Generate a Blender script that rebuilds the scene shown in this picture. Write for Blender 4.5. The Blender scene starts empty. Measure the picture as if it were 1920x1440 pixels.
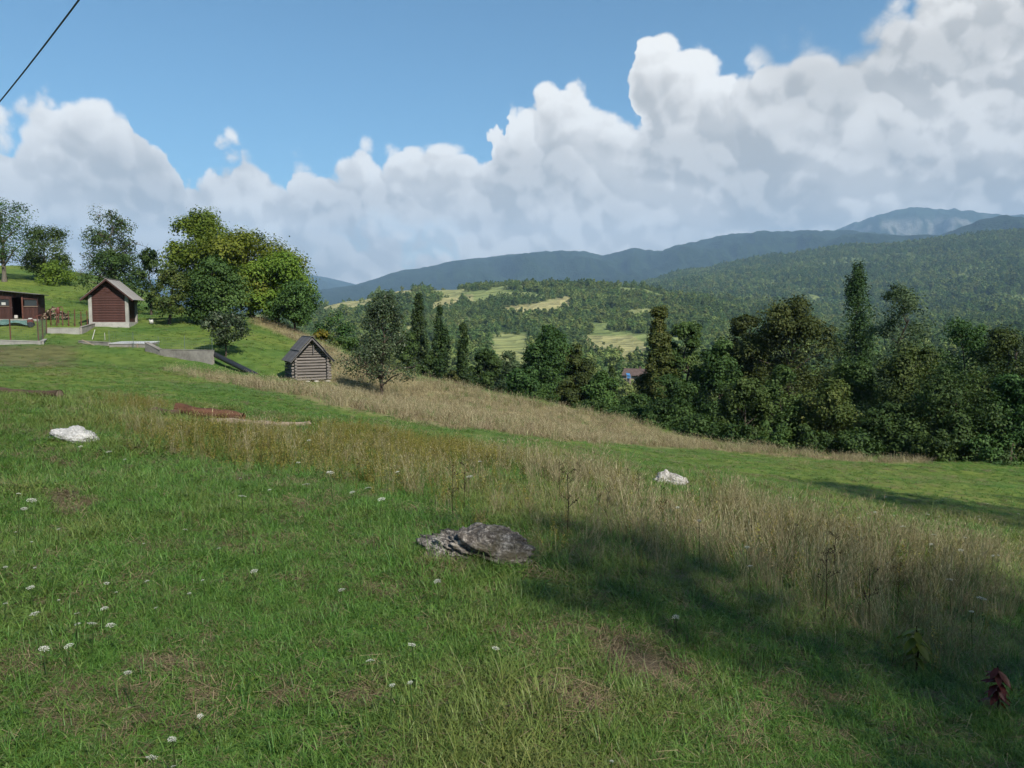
import bpy, bmesh, math, random
import numpy as np
from mathutils import Vector, Matrix, Euler

R = math.radians
scene = bpy.context.scene
col = scene.collection
rng = np.random.default_rng(7)
random.seed(7)

# ------------------------------------------------------------------ camera
FPX = 1450.0                       # focal length in pixels of a 1920 x 1440 frame
PITCH = R(-4.73)
cam_d = bpy.data.cameras.new('camera')
cam = bpy.data.objects.new('camera', cam_d)
col.objects.link(cam)
cam.location = (0, 0, 0)
cam.rotation_euler = (R(90) + PITCH, 0, 0)
cam_d.sensor_fit = 'HORIZONTAL'
cam_d.sensor_width = 36.0
cam_d.lens = 36.0 * FPX / 1920.0
cam_d.clip_start = 0.05
cam_d.clip_end = 40000
scene.camera = cam

# ------------------------------------------------------------------ world, sun, exposure
SUN_AZ = R(146)                    # clockwise from the view direction (behind, to the right)
SUN_EL = R(41)
world = bpy.data.worlds.new('World')
scene.world = world
world.use_nodes = True
SKY_STRENGTH = 0.07
world.cycles.sampling_method = 'MANUAL'
world.cycles.sample_map_resolution = 256
sun_d = bpy.data.lights.new('sun', 'SUN')
sun = bpy.data.objects.new('sun', sun_d)
col.objects.link(sun)
sun_d.energy = 4.8
sun_d.angle = R(0.53)
sun_d.color = (1.0, 0.93, 0.82)
sdir = Vector((math.sin(SUN_AZ) * math.cos(SUN_EL), math.cos(SUN_AZ) * math.cos(SUN_EL), math.sin(SUN_EL)))
sun.rotation_euler = sdir.to_track_quat('Z', 'Y').to_euler()
sun.location = sdir * 60

vs = scene.view_settings
vs.view_transform = 'Standard'
vs.look = 'None'
vs.gamma = 1.0
vs.use_curve_mapping = False
vs.exposure = 0.85
cy = scene.cycles
cy.use_denoising = True
cy.max_bounces = 5
cy.diffuse_bounces = 2
cy.glossy_bounces = 1
cy.transmission_bounces = 3
cy.volume_bounces = 0
cy.transparent_max_bounces = 4
cy.use_adaptive_sampling = True
cy.adaptive_threshold = 0.02
cy.caustics_reflective = False
cy.caustics_refractive = False


class NT:
    """small helper to write node trees"""
    def __init__(self, tree):
        self.t = tree
        self.n = tree.nodes
        self.l = tree.links

    def node(self, kind, **kw):
        nd = self.n.new(kind)
        for k, v in kw.items():
            setattr(nd, k, v)
        return nd

    def put(self, sock, v):
        if isinstance(v, bpy.types.NodeSocket):
            self.l.new(v, sock)
        elif v is not None:
            sock.default_value = v

    def math(self, op, a, b=None, c=None, clamp=False):
        nd = self.node('ShaderNodeMath', operation=op, use_clamp=clamp)
        self.put(nd.inputs[0], a)
        self.put(nd.inputs[1], b)
        self.put(nd.inputs[2], c)
        return nd.outputs[0]

    def vmath(self, op, a, b=None, scale=None):
        nd = self.node('ShaderNodeVectorMath', operation=op)
        self.put(nd.inputs[0], a)
        self.put(nd.inputs[1], b)
        if scale is not None:
            self.put(nd.inputs['Scale'], scale)
        return nd.outputs[1] if op in ('LENGTH', 'DOT_PRODUCT', 'DISTANCE') else nd.outputs[0]

    def noise(self, vec, scale, detail=3, rough=0.55, out=0, dist=0.0, kind='FBM'):
        nd = self.node('ShaderNodeTexNoise')
        nd.noise_type = kind
        self.put(nd.inputs['Vector'], vec)
        nd.inputs['Scale'].default_value = scale
        nd.inputs['Detail'].default_value = detail
        nd.inputs['Roughness'].default_value = rough
        nd.inputs['Distortion'].default_value = dist
        return nd.outputs[out]

    def voronoi(self, vec, scale, feature='F1', detail=0, smooth=0.6, rand=1.0, out='Distance'):
        nd = self.node('ShaderNodeTexVoronoi', feature=feature)
        self.put(nd.inputs['Vector'], vec)
        nd.inputs['Scale'].default_value = scale
        if 'Detail' in nd.inputs:
            nd.inputs['Detail'].default_value = detail
        if feature == 'SMOOTH_F1':
            nd.inputs['Smoothness'].default_value = smooth
        nd.inputs['Randomness'].default_value = rand
        return nd.outputs[out]

    def ramp(self, fac, stops, interp='LINEAR'):
        nd = self.node('ShaderNodeValToRGB')
        nd.color_ramp.interpolation = interp
        els = nd.color_ramp.elements
        while len(els) < len(stops):
            els.new(0.5)
        for e, (p, c) in zip(els, stops):
            e.position = p
            e.color = (c, c, c, 1) if isinstance(c, (int, float)) else (*c, 1)
        self.put(nd.inputs[0], fac)
        return nd.outputs[0]

    def mix(self, fac, a, b, blend='MIX'):
        nd = self.node('ShaderNodeMix', data_type='RGBA', blend_type=blend)
        self.put(nd.inputs[0], fac)
        for s, v in ((nd.inputs[6], a), (nd.inputs[7], b)):
            if isinstance(v, (tuple, list)):
                v = (*v, 1) if len(v) == 3 else v
            self.put(s, v)
        return nd.outputs[2]

    def maprange(self, v, a, b, c=0.0, d=1.0, smooth=False):
        nd = self.node('ShaderNodeMapRange')
        if smooth:
            nd.interpolation_type = 'SMOOTHSTEP'
        self.put(nd.inputs[0], v)
        for i, x in enumerate((a, b, c, d)):
            self.put(nd.inputs[i + 1], x)
        return nd.outputs[0]


def px_dir(u, v):
    """unit direction of a pixel of the 1920 x 1440 frame"""
    x, y, z = (u - 960) / FPX, 1.0, -(v - 720) / FPX
    c, s = math.cos(PITCH), math.sin(PITCH)
    d = Vector((x, y * c - z * s, y * s + z * c))
    return d.normalized()


def at(u, v, depth):
    d = px_dir(u, v)
    return d * (depth / d.y)


def azel(u, v):
    d = px_dir(u, v)
    return math.atan2(d.x, d.y), math.asin(d.z)


def build_sky():
    t = NT(world.node_tree)
    t.n.clear()
    out = t.node('ShaderNodeOutputWorld')
    bg = t.node('ShaderNodeBackground')
    bg.inputs[1].default_value = SKY_STRENGTH
    t.l.new(bg.outputs[0], out.inputs[0])
    sky = t.node('ShaderNodeTexSky', sky_type='NISHITA')
    sky.sun_disc = False
    sky.sun_elevation = SUN_EL
    sky.sun_rotation = SUN_AZ
    sky.altitude = 500
    sky.air_density = 1.0
    sky.dust_density = 0.3
    sky.ozone_density = 2.2
    tc = t.node('ShaderNodeTexCoord')
    d = tc.outputs['Generated']
    sep = t.node('ShaderNodeSeparateXYZ')
    t.l.new(d, sep.inputs[0])
    az = t.math('ARCTAN2', sep.outputs[0], sep.outputs[1])
    el = t.math('ARCSINE', sep.outputs[2])

    def height(vec):
        n1 = t.noise(vec, 6.5, 7, 0.60)
        v1 = t.voronoi(vec, 15.0)
        v2 = t.voronoi(vec, 37.0)
        h = t.math('MULTIPLY_ADD', n1, 0.30, -0.15)
        h = t.math('MULTIPLY_ADD', t.math('MULTIPLY', v1, v1), -0.12, h)
        return t.math('MULTIPLY_ADD', t.math('MULTIPLY', v2, v2), -0.075, t.math('ADD', h, 0.055))

    warp = t.vmath('ADD', d, t.vmath('SCALE', t.noise(d, 9.0, 1, 0.5, out=1), None, 0.035))
    h0 = height(warp)
    h1 = height(t.vmath('ADD', warp, (0.008, 0.0, 0.014)))       # towards the light: up and to the right
    relief = t.maprange(t.math('SUBTRACT', h0, h1), -0.024, 0.027, 0.0, 1.0, True)
    # the outlines billow sideways as well as up
    wn = t.node('ShaderNodeSeparateColor')
    t.l.new(t.noise(t.vmath('ADD', d, (1.3, 2.1, 0.7)), 11.0, 4, 0.55, out=1), wn.inputs[0])
    side = t.math('MULTIPLY_ADD', wn.outputs[0], 0.13, -0.065)
    side = t.math('MULTIPLY_ADD', h0, 0.22, side)
    azw = t.math('ADD', az, side)
    azn = t.math('MULTIPLY_ADD', azw, 1 / (2 * math.pi), 0.5)
    rimel = t.maprange(el, 0.12, 0.22, 0.0, 1.0, True)
    flat = t.vmath('MULTIPLY', d, (1.0, 1.0, 1.6))
    q0 = t.noise(flat, 5.2, 3, 0.5)
    q1 = t.noise(t.vmath('ADD', flat, (0.022, 0.0, 0.060)), 5.2, 3, 0.5)
    big = t.maprange(t.math('SUBTRACT', q0, q1), -0.085, 0.10, 0.0, 1.0, True)
    light = t.math('MULTIPLY_ADD', relief, 0.55, t.math('MULTIPLY', big, 0.45))
    c = t.mix(1.0, sky.outputs[0], (0.62, 0.97, 1.04), 'MULTIPLY')
    TOP = 0.7

    def bank(c, outline, rough, rim_w, rim_b, body, contrast, fade0, fade1, base, soft=0.012, first=None, last=None):
        """one bank of cumulus: the elevation of its top by azimuth all round the sky"""
        pts = [azel(u, v) for u, v in outline]
        stops = [(-3.14, first if first is not None else -0.25)] + pts + [(3.1, last if last is not None else -0.25)]
        tv = t.ramp(azn, [((a + math.pi) / (2 * math.pi), (e + 0.3) / TOP) for a, e in stops])
        topel = t.math('MULTIPLY_ADD', tv, TOP, -0.3)
        edge = t.math('MULTIPLY_ADD', h0, rough * 1.5, t.math('SUBTRACT', topel, el))
        mask = t.maprange(edge, -0.004, soft * 1.1, 0.0, 1.0, True)
        mask = t.math('MULTIPLY', mask, t.maprange(edge, fade0, fade1, 1.0, base, True))
        rim = t.maprange(edge, 0.004, rim_w, rim_b, 0.0, True)
        b = t.math('MULTIPLY_ADD', light, contrast * 1.4, t.math('MULTIPLY_ADD', rim, rimel, body - 0.04), clamp=True)
        col_ = t.ramp(b, [(0.0, (3.1, 3.05, 2.9)), (0.35, (4.9, 4.75, 4.45)), (0.62, (6.7, 6.45, 6.05)), (0.85, (8.3, 8.05, 7.6)), (1.0, (9.1, 8.9, 8.45))])
        return t.mix(mask, c, col_)

    # low far bank round the whole horizon
    c = bank(c, [(-700, 480), (-300, 430), (100, 420), (300, 385), (420, 430), (560, 405), (640, 475), (700, 462), (760, 470), (830, 468), (900, 440), (1000, 430), (1120, 410),
                 (1250, 400), (1300, 450), (1500, 420), (1900, 380), (2300, 400)], 0.36, 0.05, 0.30, 0.50, 0.34, 0.03, 0.09, 0.45, 0.014, 0.10, 0.10)
    c = bank(c, [(235, 560), (270, 420), (300, 330), (332, 285), (380, 277), (430, 262), (478, 298), (520, 345), (545, 395), (570, 470), (600, 600)], 0.28, 0.07, 0.44, 0.34, 0.42, 0.08, 0.17, 0.22)
    c = bank(c, [(480, 520), (505, 400), (522, 315), (560, 296), (620, 287), (690, 275), (740, 282), (800, 268), (860, 280), (910, 292), (965, 300), (1000, 400), (1060, 520)], 0.28, 0.07, 0.40, 0.36, 0.40, 0.09, 0.17, 0.3)
    c = bank(c, [(845, 560), (885, 350), (900, 225), (925, 180), (975, 152), (1022, 126), (1062, 162), (1112, 148), (1138, 195), (1165, 222), (1185, 205), (1197, 98), (1240, 70), (1292, 50), (1335, 78),
                 (1385, 96), (1405, 170), (1600, 160), (1920, 200), (2400, 240)], 0.26, 0.09, 0.44, 0.32, 0.36, 0.20, 0.34, 0.7, 0.010, None, 0.15)
    c = bank(c, [(-700, 250), (-300, 200), (-100, 205), (0, 198), (62, 192), (95, 170), (145, 180), (200, 160), (245, 178), (264, 205), (272, 240), (292, 285), (312, 335), (345, 430), (375, 540)],
             0.24, 0.08, 0.55, 0.26, 0.34, 0.13, 0.26, 0.35, 0.010, 0.2)
    c = bank(c, [(1330, 420), (1372, 120), (1398, 34), (1480, 18), (1560, 44), (1640, 16), (1672, -20), (1760, -110), (1960, -160), (2400, -120)], 0.34, 0.10, 0.12, 0.24, 0.40, 0.26, 0.46, 0.35, 0.035, None, 0.28)
    t.l.new(c, bg.inputs[0])


build_sky()

# ------------------------------------------------------------------ noise in numpy
def _hash(ix, iy, seed):
    n = (ix.astype(np.int64) * 374761393 + iy.astype(np.int64) * 668265263 + seed * 1442695041) & 0xffffffff
    n = ((n ^ (n >> 13)) * 1274126177) & 0xffffffff
    return ((n ^ (n >> 16)) & 0xffff) / 65535.0


def vnoise(x, y, seed=0):
    ix, iy = np.floor(x), np.floor(y)
    fx, fy = x - ix, y - iy
    fx, fy = fx * fx * (3 - 2 * fx), fy * fy * (3 - 2 * fy)
    a, b = _hash(ix, iy, seed), _hash(ix + 1, iy, seed)
    c, d = _hash(ix, iy + 1, seed), _hash(ix + 1, iy + 1, seed)
    return (a * (1 - fx) + b * fx) * (1 - fy) + (c * (1 - fx) + d * fx) * fy


def fbm(x, y, oct=4, seed=0):
    s, a, t = 0.0, 1.0, 0.0
    for i in range(oct):
        s = s + a * vnoise(x * 2 ** i, y * 2 ** i, seed + i * 17)
        t += a
        a *= 0.5
    return s / t


# ------------------------------------------------------------------ terrain height
CP = []   # control points of the near slope
for u, v, dep in [
    (0, 1440, 2.55), (480, 1440, 2.6), (960, 1440, 2.65), (1440, 1440, 2.85), (1920, 1440, 3.15),
    (0, 1050, 4.95), (480, 1050, 5.0), (960, 1050, 5.2), (1440, 1050, 7.2), (1920, 1050, 10.5),
    (0, 900, 7.6), (480, 900, 7.9), (960, 900, 10.0), (1258, 912, 14.0), (1600, 960, 15.5), (1920, 960, 20.0), (1920, 905, 32.0),
    (1440, 890, 24.0), (0, 800, 11.2), (480, 800, 15.0), (960, 815, 27.0), (1340, 835, 44.0), (1700, 866, 43.0), (1960, 878, 42.0),
    (0, 740, 18.0), (480, 745, 25.0), (760, 770, 31.0), (0, 690, 34.0), (480, 702, 42.0), (400, 684, 50.0), (250, 668, 50.0),
    (0, 650, 50.0), (80, 636, 55.0), (100, 612, 60.0), (0, 600, 62.0), (185, 604, 62.0), (262, 616, 61.0), (350, 630, 58.0),
    (440, 660, 53.0), (535, 712, 48.0), (620, 716, 48.0), (697, 744, 45.0),
    (820, 716, 66.0), (760, 702, 70.0), (690, 676, 74.0), (620, 650, 77.0), (480, 594, 79.0), (560, 618, 77.0), (420, 600, 70.0),
    (1130, 776, 56.0), (980, 748, 60.0), (110, 520, 98.0), (0, 510, 98.0), (180, 530, 98.0), (180, 585, 76.0), (60, 570, 76.0),
    (300, 592, 72.0), (-300, 500, 98.0), (-300, 640, 58.0), (-300, 720, 20.0),
]:
    p = at(u, v, dep)
    CP.append((p.x, p.y, p.z))
CP += [(0, 0, -1.60), (-8, -6, -1.35), (8, -6, -2.7), (0, -12, -1.5), (20, -6, -5.2), (-30, -5, -1.0), (0, -60, 0.5), (40, -30, -8),
       (-60, -40, 2), (35, 8, -8.5), (45, 30, -10.5), (60, 5, -13), (70, 50, -18), (30, 62, -12.5), (20, 75, -14.5), (45, 62, -14.5),
       (0, 85, -12.5), (-8, 95, -14), (10, 110, -20), (50, 110, -24), (90, 90, -26), (-25, 100, -9), (-40, 100, -1), (-20, 130, -20),
       (-60, 130, 6), (-100, 110, 9), (-120, 40, 6), (0, 150, -26), (100, 150, -30), (-120, 160, 10), (-50, 160, -6), (120, 0, -24)]
CP = np.array(CP)


def _tps_u(r2):
    return np.where(r2 < 1e-9, 0.0, r2 * np.log(np.maximum(r2, 1e-9)))


def _tps_fit(P, lam=0.6):
    n = len(P)
    xy = P[:, :2]
    K = _tps_u(((xy[:, None] - xy[None]) ** 2).sum(-1)) + lam * np.eye(n)
    A = np.zeros((n + 3, n + 3))
    A[:n, :n] = K
    A[:n, n] = 1
    A[:n, n + 1:] = xy
    A[n, :n] = 1
    A[n + 1:, :n] = xy.T
    b = np.zeros(n + 3)
    b[:n] = P[:, 2]
    return np.linalg.solve(A, b)


TW = _tps_fit(CP)


def h_near(x, y):
    x = np.asarray(x, float)
    y = np.asarray(y, float)
    sh = x.shape
    x, y = x.ravel(), y.ravel()
    out = np.empty_like(x)
    n = len(CP)
    for i in range(0, len(x), 40000):
        xs, ys = x[i:i + 40000], y[i:i + 40000]
        r2 = (xs[:, None] - CP[None, :, 0]) ** 2 + (ys[:, None] - CP[None, :, 1]) ** 2
        out[i:i + 40000] = _tps_u(r2) @ TW[:n] + TW[n] + TW[n + 1] * xs + TW[n + 2] * ys
    r = np.hypot(x, y)
    bump = (fbm(x * 0.9 + 40, y * 0.9 + 40, 3, 3) - 0.5) * 0.16 + (fbm(x * 0.22, y * 0.22, 3, 9) - 0.5) * 0.35
    out = out + bump * np.clip((r - 1.5) / 8, 0.25, 1) 
    return out.reshape(sh)


# far country: rows of depth, columns of azimuth, ground seen at row v of the frame
FU = np.array([300, 560, 660, 760, 960, 1180, 1300, 1440, 1600, 1920, 2300.])
FAZ = np.array([math.atan2(px_dir(u, 600).x, px_dir(u, 600).y) for u in FU])
FR = np.array([150, 250, 380, 500, 650, 850, 1050, 1300, 1700, 2200, 3000, 3700, 12000.])
FV = np.array([
    [700, 790, 790, 790, 790, 795, 800, 805, 810, 815, 820],
    [650, 720, 722, 726, 728, 728, 728, 728, 728, 728, 728],
    [640, 690, 692, 694, 696, 696, 694, 694, 692, 690, 690],
    [630, 655, 656, 660, 664, 664, 664, 668, 668, 668, 668],
    [615, 620, 616, 616, 628, 632, 636, 646, 648, 648, 648],
    [600, 600, 586, 572, 582, 590, 600, 626, 632, 630, 630],
    [600, 588, 566, 546, 536, 541, 562, 600, 616, 614, 610],
    [600, 592, 572, 556, 550, 556, 570, 584, 602, 600, 596],
    [600, 597, 590, 585, 580, 566, 556, 566, 576, 566, 560],
    [600, 598, 596, 594, 590, 552, 532, 526, 520, 505, 500],
    [600, 599, 598, 597, 596, 536, 508, 484, 462, 440, 425],
    [600, 599, 598, 597, 596, 560, 540, 520, 505, 480, 470],
    [600, 600, 600, 600, 600, 600, 600, 600, 600, 600, 600.]])
FE = np.tan(-(np.arctan((FV - 720) / FPX) - PITCH))    # slope seen from the eye


def interp2(az, r):
    a = np.clip(az, FAZ[0], FAZ[-1])
    lr = np.log(np.clip(r, FR[0], FR[-1]))
    LR = np.log(FR)
    i = np.clip(np.searchsorted(FAZ, a) - 1, 0, len(FAZ) - 2)
    j = np.clip(np.searchsorted(LR, lr) - 1, 0, len(FR) - 2)
    fa = (a - FAZ[i]) / (FAZ[i + 1] - FAZ[i])
    fr = (lr - LR[j]) / (LR[j + 1] - LR[j])
    fa = fa * fa * (3 - 2 * fa)
    return (FE[j, i] * (1 - fa) + FE[j, i + 1] * fa) * (1 - fr) + (FE[j + 1, i] * (1 - fa) + FE[j + 1, i + 1] * fa) * fr


RIDGES = [   # distance, depth of the slope in front of it, skyline
    (6500, 2300, [(-400, 560), (300, 556), (560, 550), (665, 534), (760, 508), (850, 491), (940, 479), (1000, 474), (1050, 471), (1092, 469),
                  (1130, 478), (1190, 466), (1240, 474), (1285, 456), (1370, 438), (1440, 435), (1560, 432), (1700, 440), (1920, 450), (2400, 450)]),
    (9500, 2600, [(-400, 540), (300, 522), (520, 516), (590, 516), (640, 526), (668, 534), (760, 545), (1100, 545), (1440, 470), (1560, 436), (1620, 413), (1680, 396),
                  (1730, 389), (1790, 392), (1860, 401), (1960, 410), (2400, 440)]),
    (5200, 1500, [(-400, 600), (1400, 600), (1500, 470), (1580, 443), (1640, 438), (1690, 442), (1760, 440), (1840, 416), (1890, 404), (1960, 408), (2400, 430)]),
]


def h_far(x, y):
    az = np.arctan2(x, y)
    r = np.hypot(x, y)
    z = interp2(az, r) * r * np.cos(np.clip(az, -1, 1))
    z = z + (fbm(x / 120, y / 120, 4, 5) - 0.5) * np.clip(r / 60, 0, 26)
    for k, (rr, ww, prof) in enumerate(RIDGES):
        pa = np.array([azel(u, v) for u, v in prof])
        e = np.interp(az, pa[:, 0], pa[:, 1])
        wob = (fbm(az * 9 + 5, az * 0 + k, 3, 21 + k) - 0.5) * 900
        top = np.maximum(e, 0.0) * rr
        q = (r - rr) / ww
        spur = (fbm(az * 26 + q * 1.2, q * 2.2 + 3, 4, 31 + k) - 0.5)
        prof_r = np.exp(-np.where(q < 0, np.abs(q) ** 1.6 * 1.3, q * q * 3))
        m = top * prof_r * (1 + spur * 0.9 * np.clip(-q * 1.5, 0, 0.8)) * (1 + (fbm(az * 160, q * 3, 3, 51 + k) - 0.5) * 0.035)
        z = np.maximum(z, np.where((e > 0.001) & (r > 3300), m, -999))
    return z


def ground(x, y):
    x = np.asarray(x, float)
    y = np.asarray(y, float)
    r = np.hypot(x, y)
    w = np.clip((r - 125) / 70, 0, 1)
    w = w * w * (3 - 2 * w)
    return np.where(w < 1, h_near(np.clip(x, -200, 200), np.clip(y, -200, 200)), 0) * (1 - w) + h_far(x, y) * w


def gz(x, y):
    return float(ground(np.array([x]), np.array([y]))[0])


_RS = np.geomspace(1.5, 3500, 1500)


def on_ground(u, v):
    """where the sight line of a pixel first meets the terrain"""
    d = px_dir(u, v)
    s = _RS / math.hypot(d.x, d.y)
    z = ground(d.x * s, d.y * s)
    below = np.nonzero(d.z * s < z)[0]
    i = below[0] if len(below) else len(s) - 1
    return Vector((d.x * s[i], d.y * s[i], z[i]))


def gpoly(pts):
    return np.array([on_ground(u, v)[:2] for u, v in pts])


def sdist(poly, x, y):
    """signed distance to a polygon, positive inside"""
    x, y = np.asarray(x, float), np.asarray(y, float)
    ins = np.zeros(x.shape, bool)
    dm = np.full(x.shape, 1e9)
    n = len(poly)
    for i in range(n):
        ax, ay = poly[i]
        bx, by = poly[(i + 1) % n]
        ex, ey = bx - ax, by - ay
        t = np.clip(((x - ax) * ex + (y - ay) * ey) / (ex * ex + ey * ey + 1e-12), 0, 1)
        dm = np.minimum(dm, np.hypot(x - ax - t * ex, y - ay - t * ey))
        c = ((ay > y) != (by > y)) & (x < (bx - ax) * (y - ay) / (by - ay + 1e-12) + ax)
        ins ^= c
    return np.where(ins, dm, -dm)


def sm(x, a, b):
    t = np.clip((x - a) / (b - a), 0, 1)
    return t * t * (3 - 2 * t)


TALL = gpoly([(190, 745), (330, 762), (480, 792), (600, 806), (760, 815), (880, 850), (1000, 876), (1120, 893), (1240, 925), (1400, 955),
              (1560, 985), (1760, 1010), (1990, 1030), (1990, 1405), (1860, 1350), (1700, 1290), (1500, 1205), (1330, 1158), (1180, 1098),
              (1020, 1058), (850, 1005), (780, 965), (640, 928), (560, 900), (400, 880), (250, 850), (195, 800)])
TAN = gpoly([(290, 694), (420, 702), (530, 722), (618, 724), (604, 700), (575, 655), (520, 624), (470, 604), (482, 598), (560, 620), (620, 652),
             (690, 678), (760, 704), (820, 718), (980, 750), (1130, 778), (1340, 836), (1700, 866), (2050, 880), (2050, 884), (1700, 872),
             (1500, 860), (1345, 846), (1200, 837), (1000, 822), (860, 806), (700, 780), (560, 748), (430, 720)])
EARTH = [gpoly(p) for p in ([(-60, 652), (148, 648), (130, 690), (-60, 686)], [(85, 935), (150, 925), (195, 950), (150, 975), (90, 965)],
                            [(1130, 1205), (1200, 1225), (1290, 1275), (1270, 1295), (1180, 1260)],
                            [(230, 1232), (330, 1225), (420, 1262), (330, 1280), (250, 1262)], [(80, 862), (140, 870), (150, 888), (100, 885)],
                            [(1060, 1300), (1110, 1310), (1110, 1340), (1070, 1330)], [(640, 1290), (700, 1300), (690, 1330), (640, 1320)])]
FIELDS = [gpoly(p) for p in ([(900, 690), (905, 640), (925, 622), (1000, 628), (1005, 655), (1010, 700), (960, 700)], [(1075, 646), (1085, 632), (1170, 632), (1225, 650), (1225, 672), (1150, 672), (1095, 668)],
                             [(1085, 676), (1225, 676), (1225, 694), (1090, 692)], [(930, 594), (948, 576), (1018, 568), (1060, 555), (1080, 560), (1070, 580), (1030, 592), (980, 596)],
                             [(796, 584), (822, 560), (878, 552), (874, 568), (845, 586)], [(706, 560), (730, 546), (782, 547), (776, 562)], [(600, 588), (636, 568), (712, 560), (700, 578), (640, 590)],
                             [(1140, 600), (1165, 584), (1245, 584), (1240, 600)], [(730, 634), (752, 612), (812, 614), (800, 632)],
                             [(800, 552), (830, 540), (872, 544), (850, 556)], [(830, 612), (872, 596), (902, 600), (880, 614)])]
FIELD_DRY = [0.15, 0.5, 0.05, 0.6, 0.55, 0.5, 0.5, 0.2, 0.3, 0.3, 0.3]


def zones(x, y):
    """dryness of the sward, bare earth, tall growth (each 0..1) for points on the ground"""
    x, y = np.asarray(x, float), np.asarray(y, float)
    r = np.hypot(x, y)
    n = fbm(x * 0.6, y * 0.6, 4, 11) - 0.5
    wob = n * np.clip(r * 0.05, 0.35, 3.0)
    near = r < 140
    tall = np.zeros_like(x)
    tan = np.zeros_like(x)
    earth = np.zeros_like(x)
    xn, yn = x[near], y[near]
    tall[near] = sm(sdist(TALL, xn, yn) + wob[near] * 1.6, -0.3, 0.9)
    tan[near] = sm(sdist(TAN, xn, yn) + wob[near] * 0.8, -0.5, 1.2)
    for k, e in enumerate(EARTH):
        s = 0.9 if k == 0 else 0.14
        earth[near] = np.maximum(earth[near], sm(sdist(e, xn, yn) + n[near] * s * 2, -s, s) * (0.55 if k == 0 else 1.0 if k < 3 else 0.55))
    return tall, tan, earth


# ------------------------------------------------------------------ mesh helpers
def new_mesh_quads(name, V, tint=None, mat=None, smooth=False, F=None):
    """mesh from an (n*4,3) vertex array, one quad per four vertices (or faces F with 4 columns)"""
    V = np.asarray(V, np.float32)
    if F is None:
        F = np.arange(len(V), dtype=np.int32).reshape(-1, 4)
    F = np.asarray(F, np.int32)
    nf, k = F.shape
    me = bpy.data.meshes.new(name)
    me.vertices.add(len(V))
    me.vertices.foreach_set('co', V.ravel())
    me.loops.add(nf * k)
    me.loops.foreach_set('vertex_index', F.ravel())
    me.polygons.add(nf)
    me.polygons.foreach_set('loop_start', np.arange(0, nf * k, k, dtype=np.int32))
    me.polygons.foreach_set('loop_total', np.full(nf, k, np.int32))
    if smooth:
        me.polygons.foreach_set('use_smooth', np.ones(nf, bool))
    me.update(calc_edges=True)
    if tint is not None:
        at_ = me.attributes.new('tint', 'FLOAT', 'POINT')
        at_.data.foreach_set('value', np.asarray(tint, np.float32))
    if mat:
        me.materials.append(mat)
    return me


def link(name, me, parent=None, loc=None, rot=None, **props):
    o = bpy.data.objects.new(name, me)
    col.objects.link(o)
    if parent:
        o.parent = parent
    if loc is not None:
        o.location = loc
    if rot is not None:
        o.rotation_euler = rot
    for k, v in props.items():
        o[k] = v
    return o


def empty(name, loc, rz=0, **props):
    o = link(name, None, None, loc, (0, 0, rz), **props)
    o.empty_display_size = 0.3
    return o


def bm_obj(name, bm, mat, parent=None, loc=None, rot=None, smooth=False, **props):
    me = bpy.data.meshes.new(name)
    bmesh.ops.recalc_face_normals(bm, faces=bm.faces)
    bm.to_mesh(me)
    bm.free()
    if smooth:
        for p in me.polygons:
            p.use_smooth = True
    me.materials.append(mat)
    return link(name, me, parent, loc, rot, **props)


def bm_box(bm, c, s, rot=None, bevel=0.0):
    r = bmesh.ops.create_cube(bm, size=1.0)
    M = Matrix.Translation(c) @ (rot.to_matrix().to_4x4() if rot else Matrix.Identity(4)) @ Matrix.Diagonal((*s, 1))
    bmesh.ops.transform(bm, matrix=M, verts=r['verts'])
    if bevel:
        es = list({e for v in r['verts'] for e in v.link_edges})
        bmesh.ops.bevel(bm, geom=es, offset=bevel, segments=1, affect='EDGES')


def box(name, c, s, mat, parent=None, rot=None, bevel=0.0, **props):
    bm = bmesh.new()
    bm_box(bm, Vector((0, 0, 0)), s, None, bevel)
    return bm_obj(name, bm, mat, parent, c, rot, **props)


def tube_arrays(path, radii, sides=6, cap=True):
    """vertices and quads of a tapered tube along a path"""
    path = [Vector(p) for p in path]
    V, F = [], []
    ref = Vector((0.3, 0.9, 0.2))
    for i, p in enumerate(path):
        a = path[max(i - 1, 0)]
        b = path[min(i + 1, len(path) - 1)]
        t = (b - a).normalized()
        x = t.cross(ref)
        if x.length < 1e-3:
            x = t.cross(Vector((1, 0, 0)))
        x.normalize()
        y = t.cross(x)
        for k in range(sides):
            an = 2 * math.pi * k / sides
            V.append(p + (x * math.cos(an) + y * math.sin(an)) * radii[i])
    for i in range(len(path) - 1):
        for k in range(sides):
            F.append((i * sides + k, i * sides + (k + 1) % sides, (i + 1) * sides + (k + 1) % sides, (i + 1) * sides + k))
    return V, F


class Tubes:
    def __init__(self):
        self.V, self.F = [], []

    def add(self, path, radii, sides=6):
        V, F = tube_arrays(path, radii, sides)
        o = len(self.V)
        self.V += V
        self.F += [tuple(i + o for i in f) for f in F]

    def mesh(self, name, mat):
        return new_mesh_quads(name, np.array([tuple(v) for v in self.V]), None, mat, True, np.array(self.F))


# ------------------------------------------------------------------ materials
def material(name):
    m = bpy.data.materials.new(name)
    m.use_nodes = True
    t = NT(m.node_tree)
    t.n.clear()
    out = t.node('ShaderNodeOutputMaterial')
    return m, t, out


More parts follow.
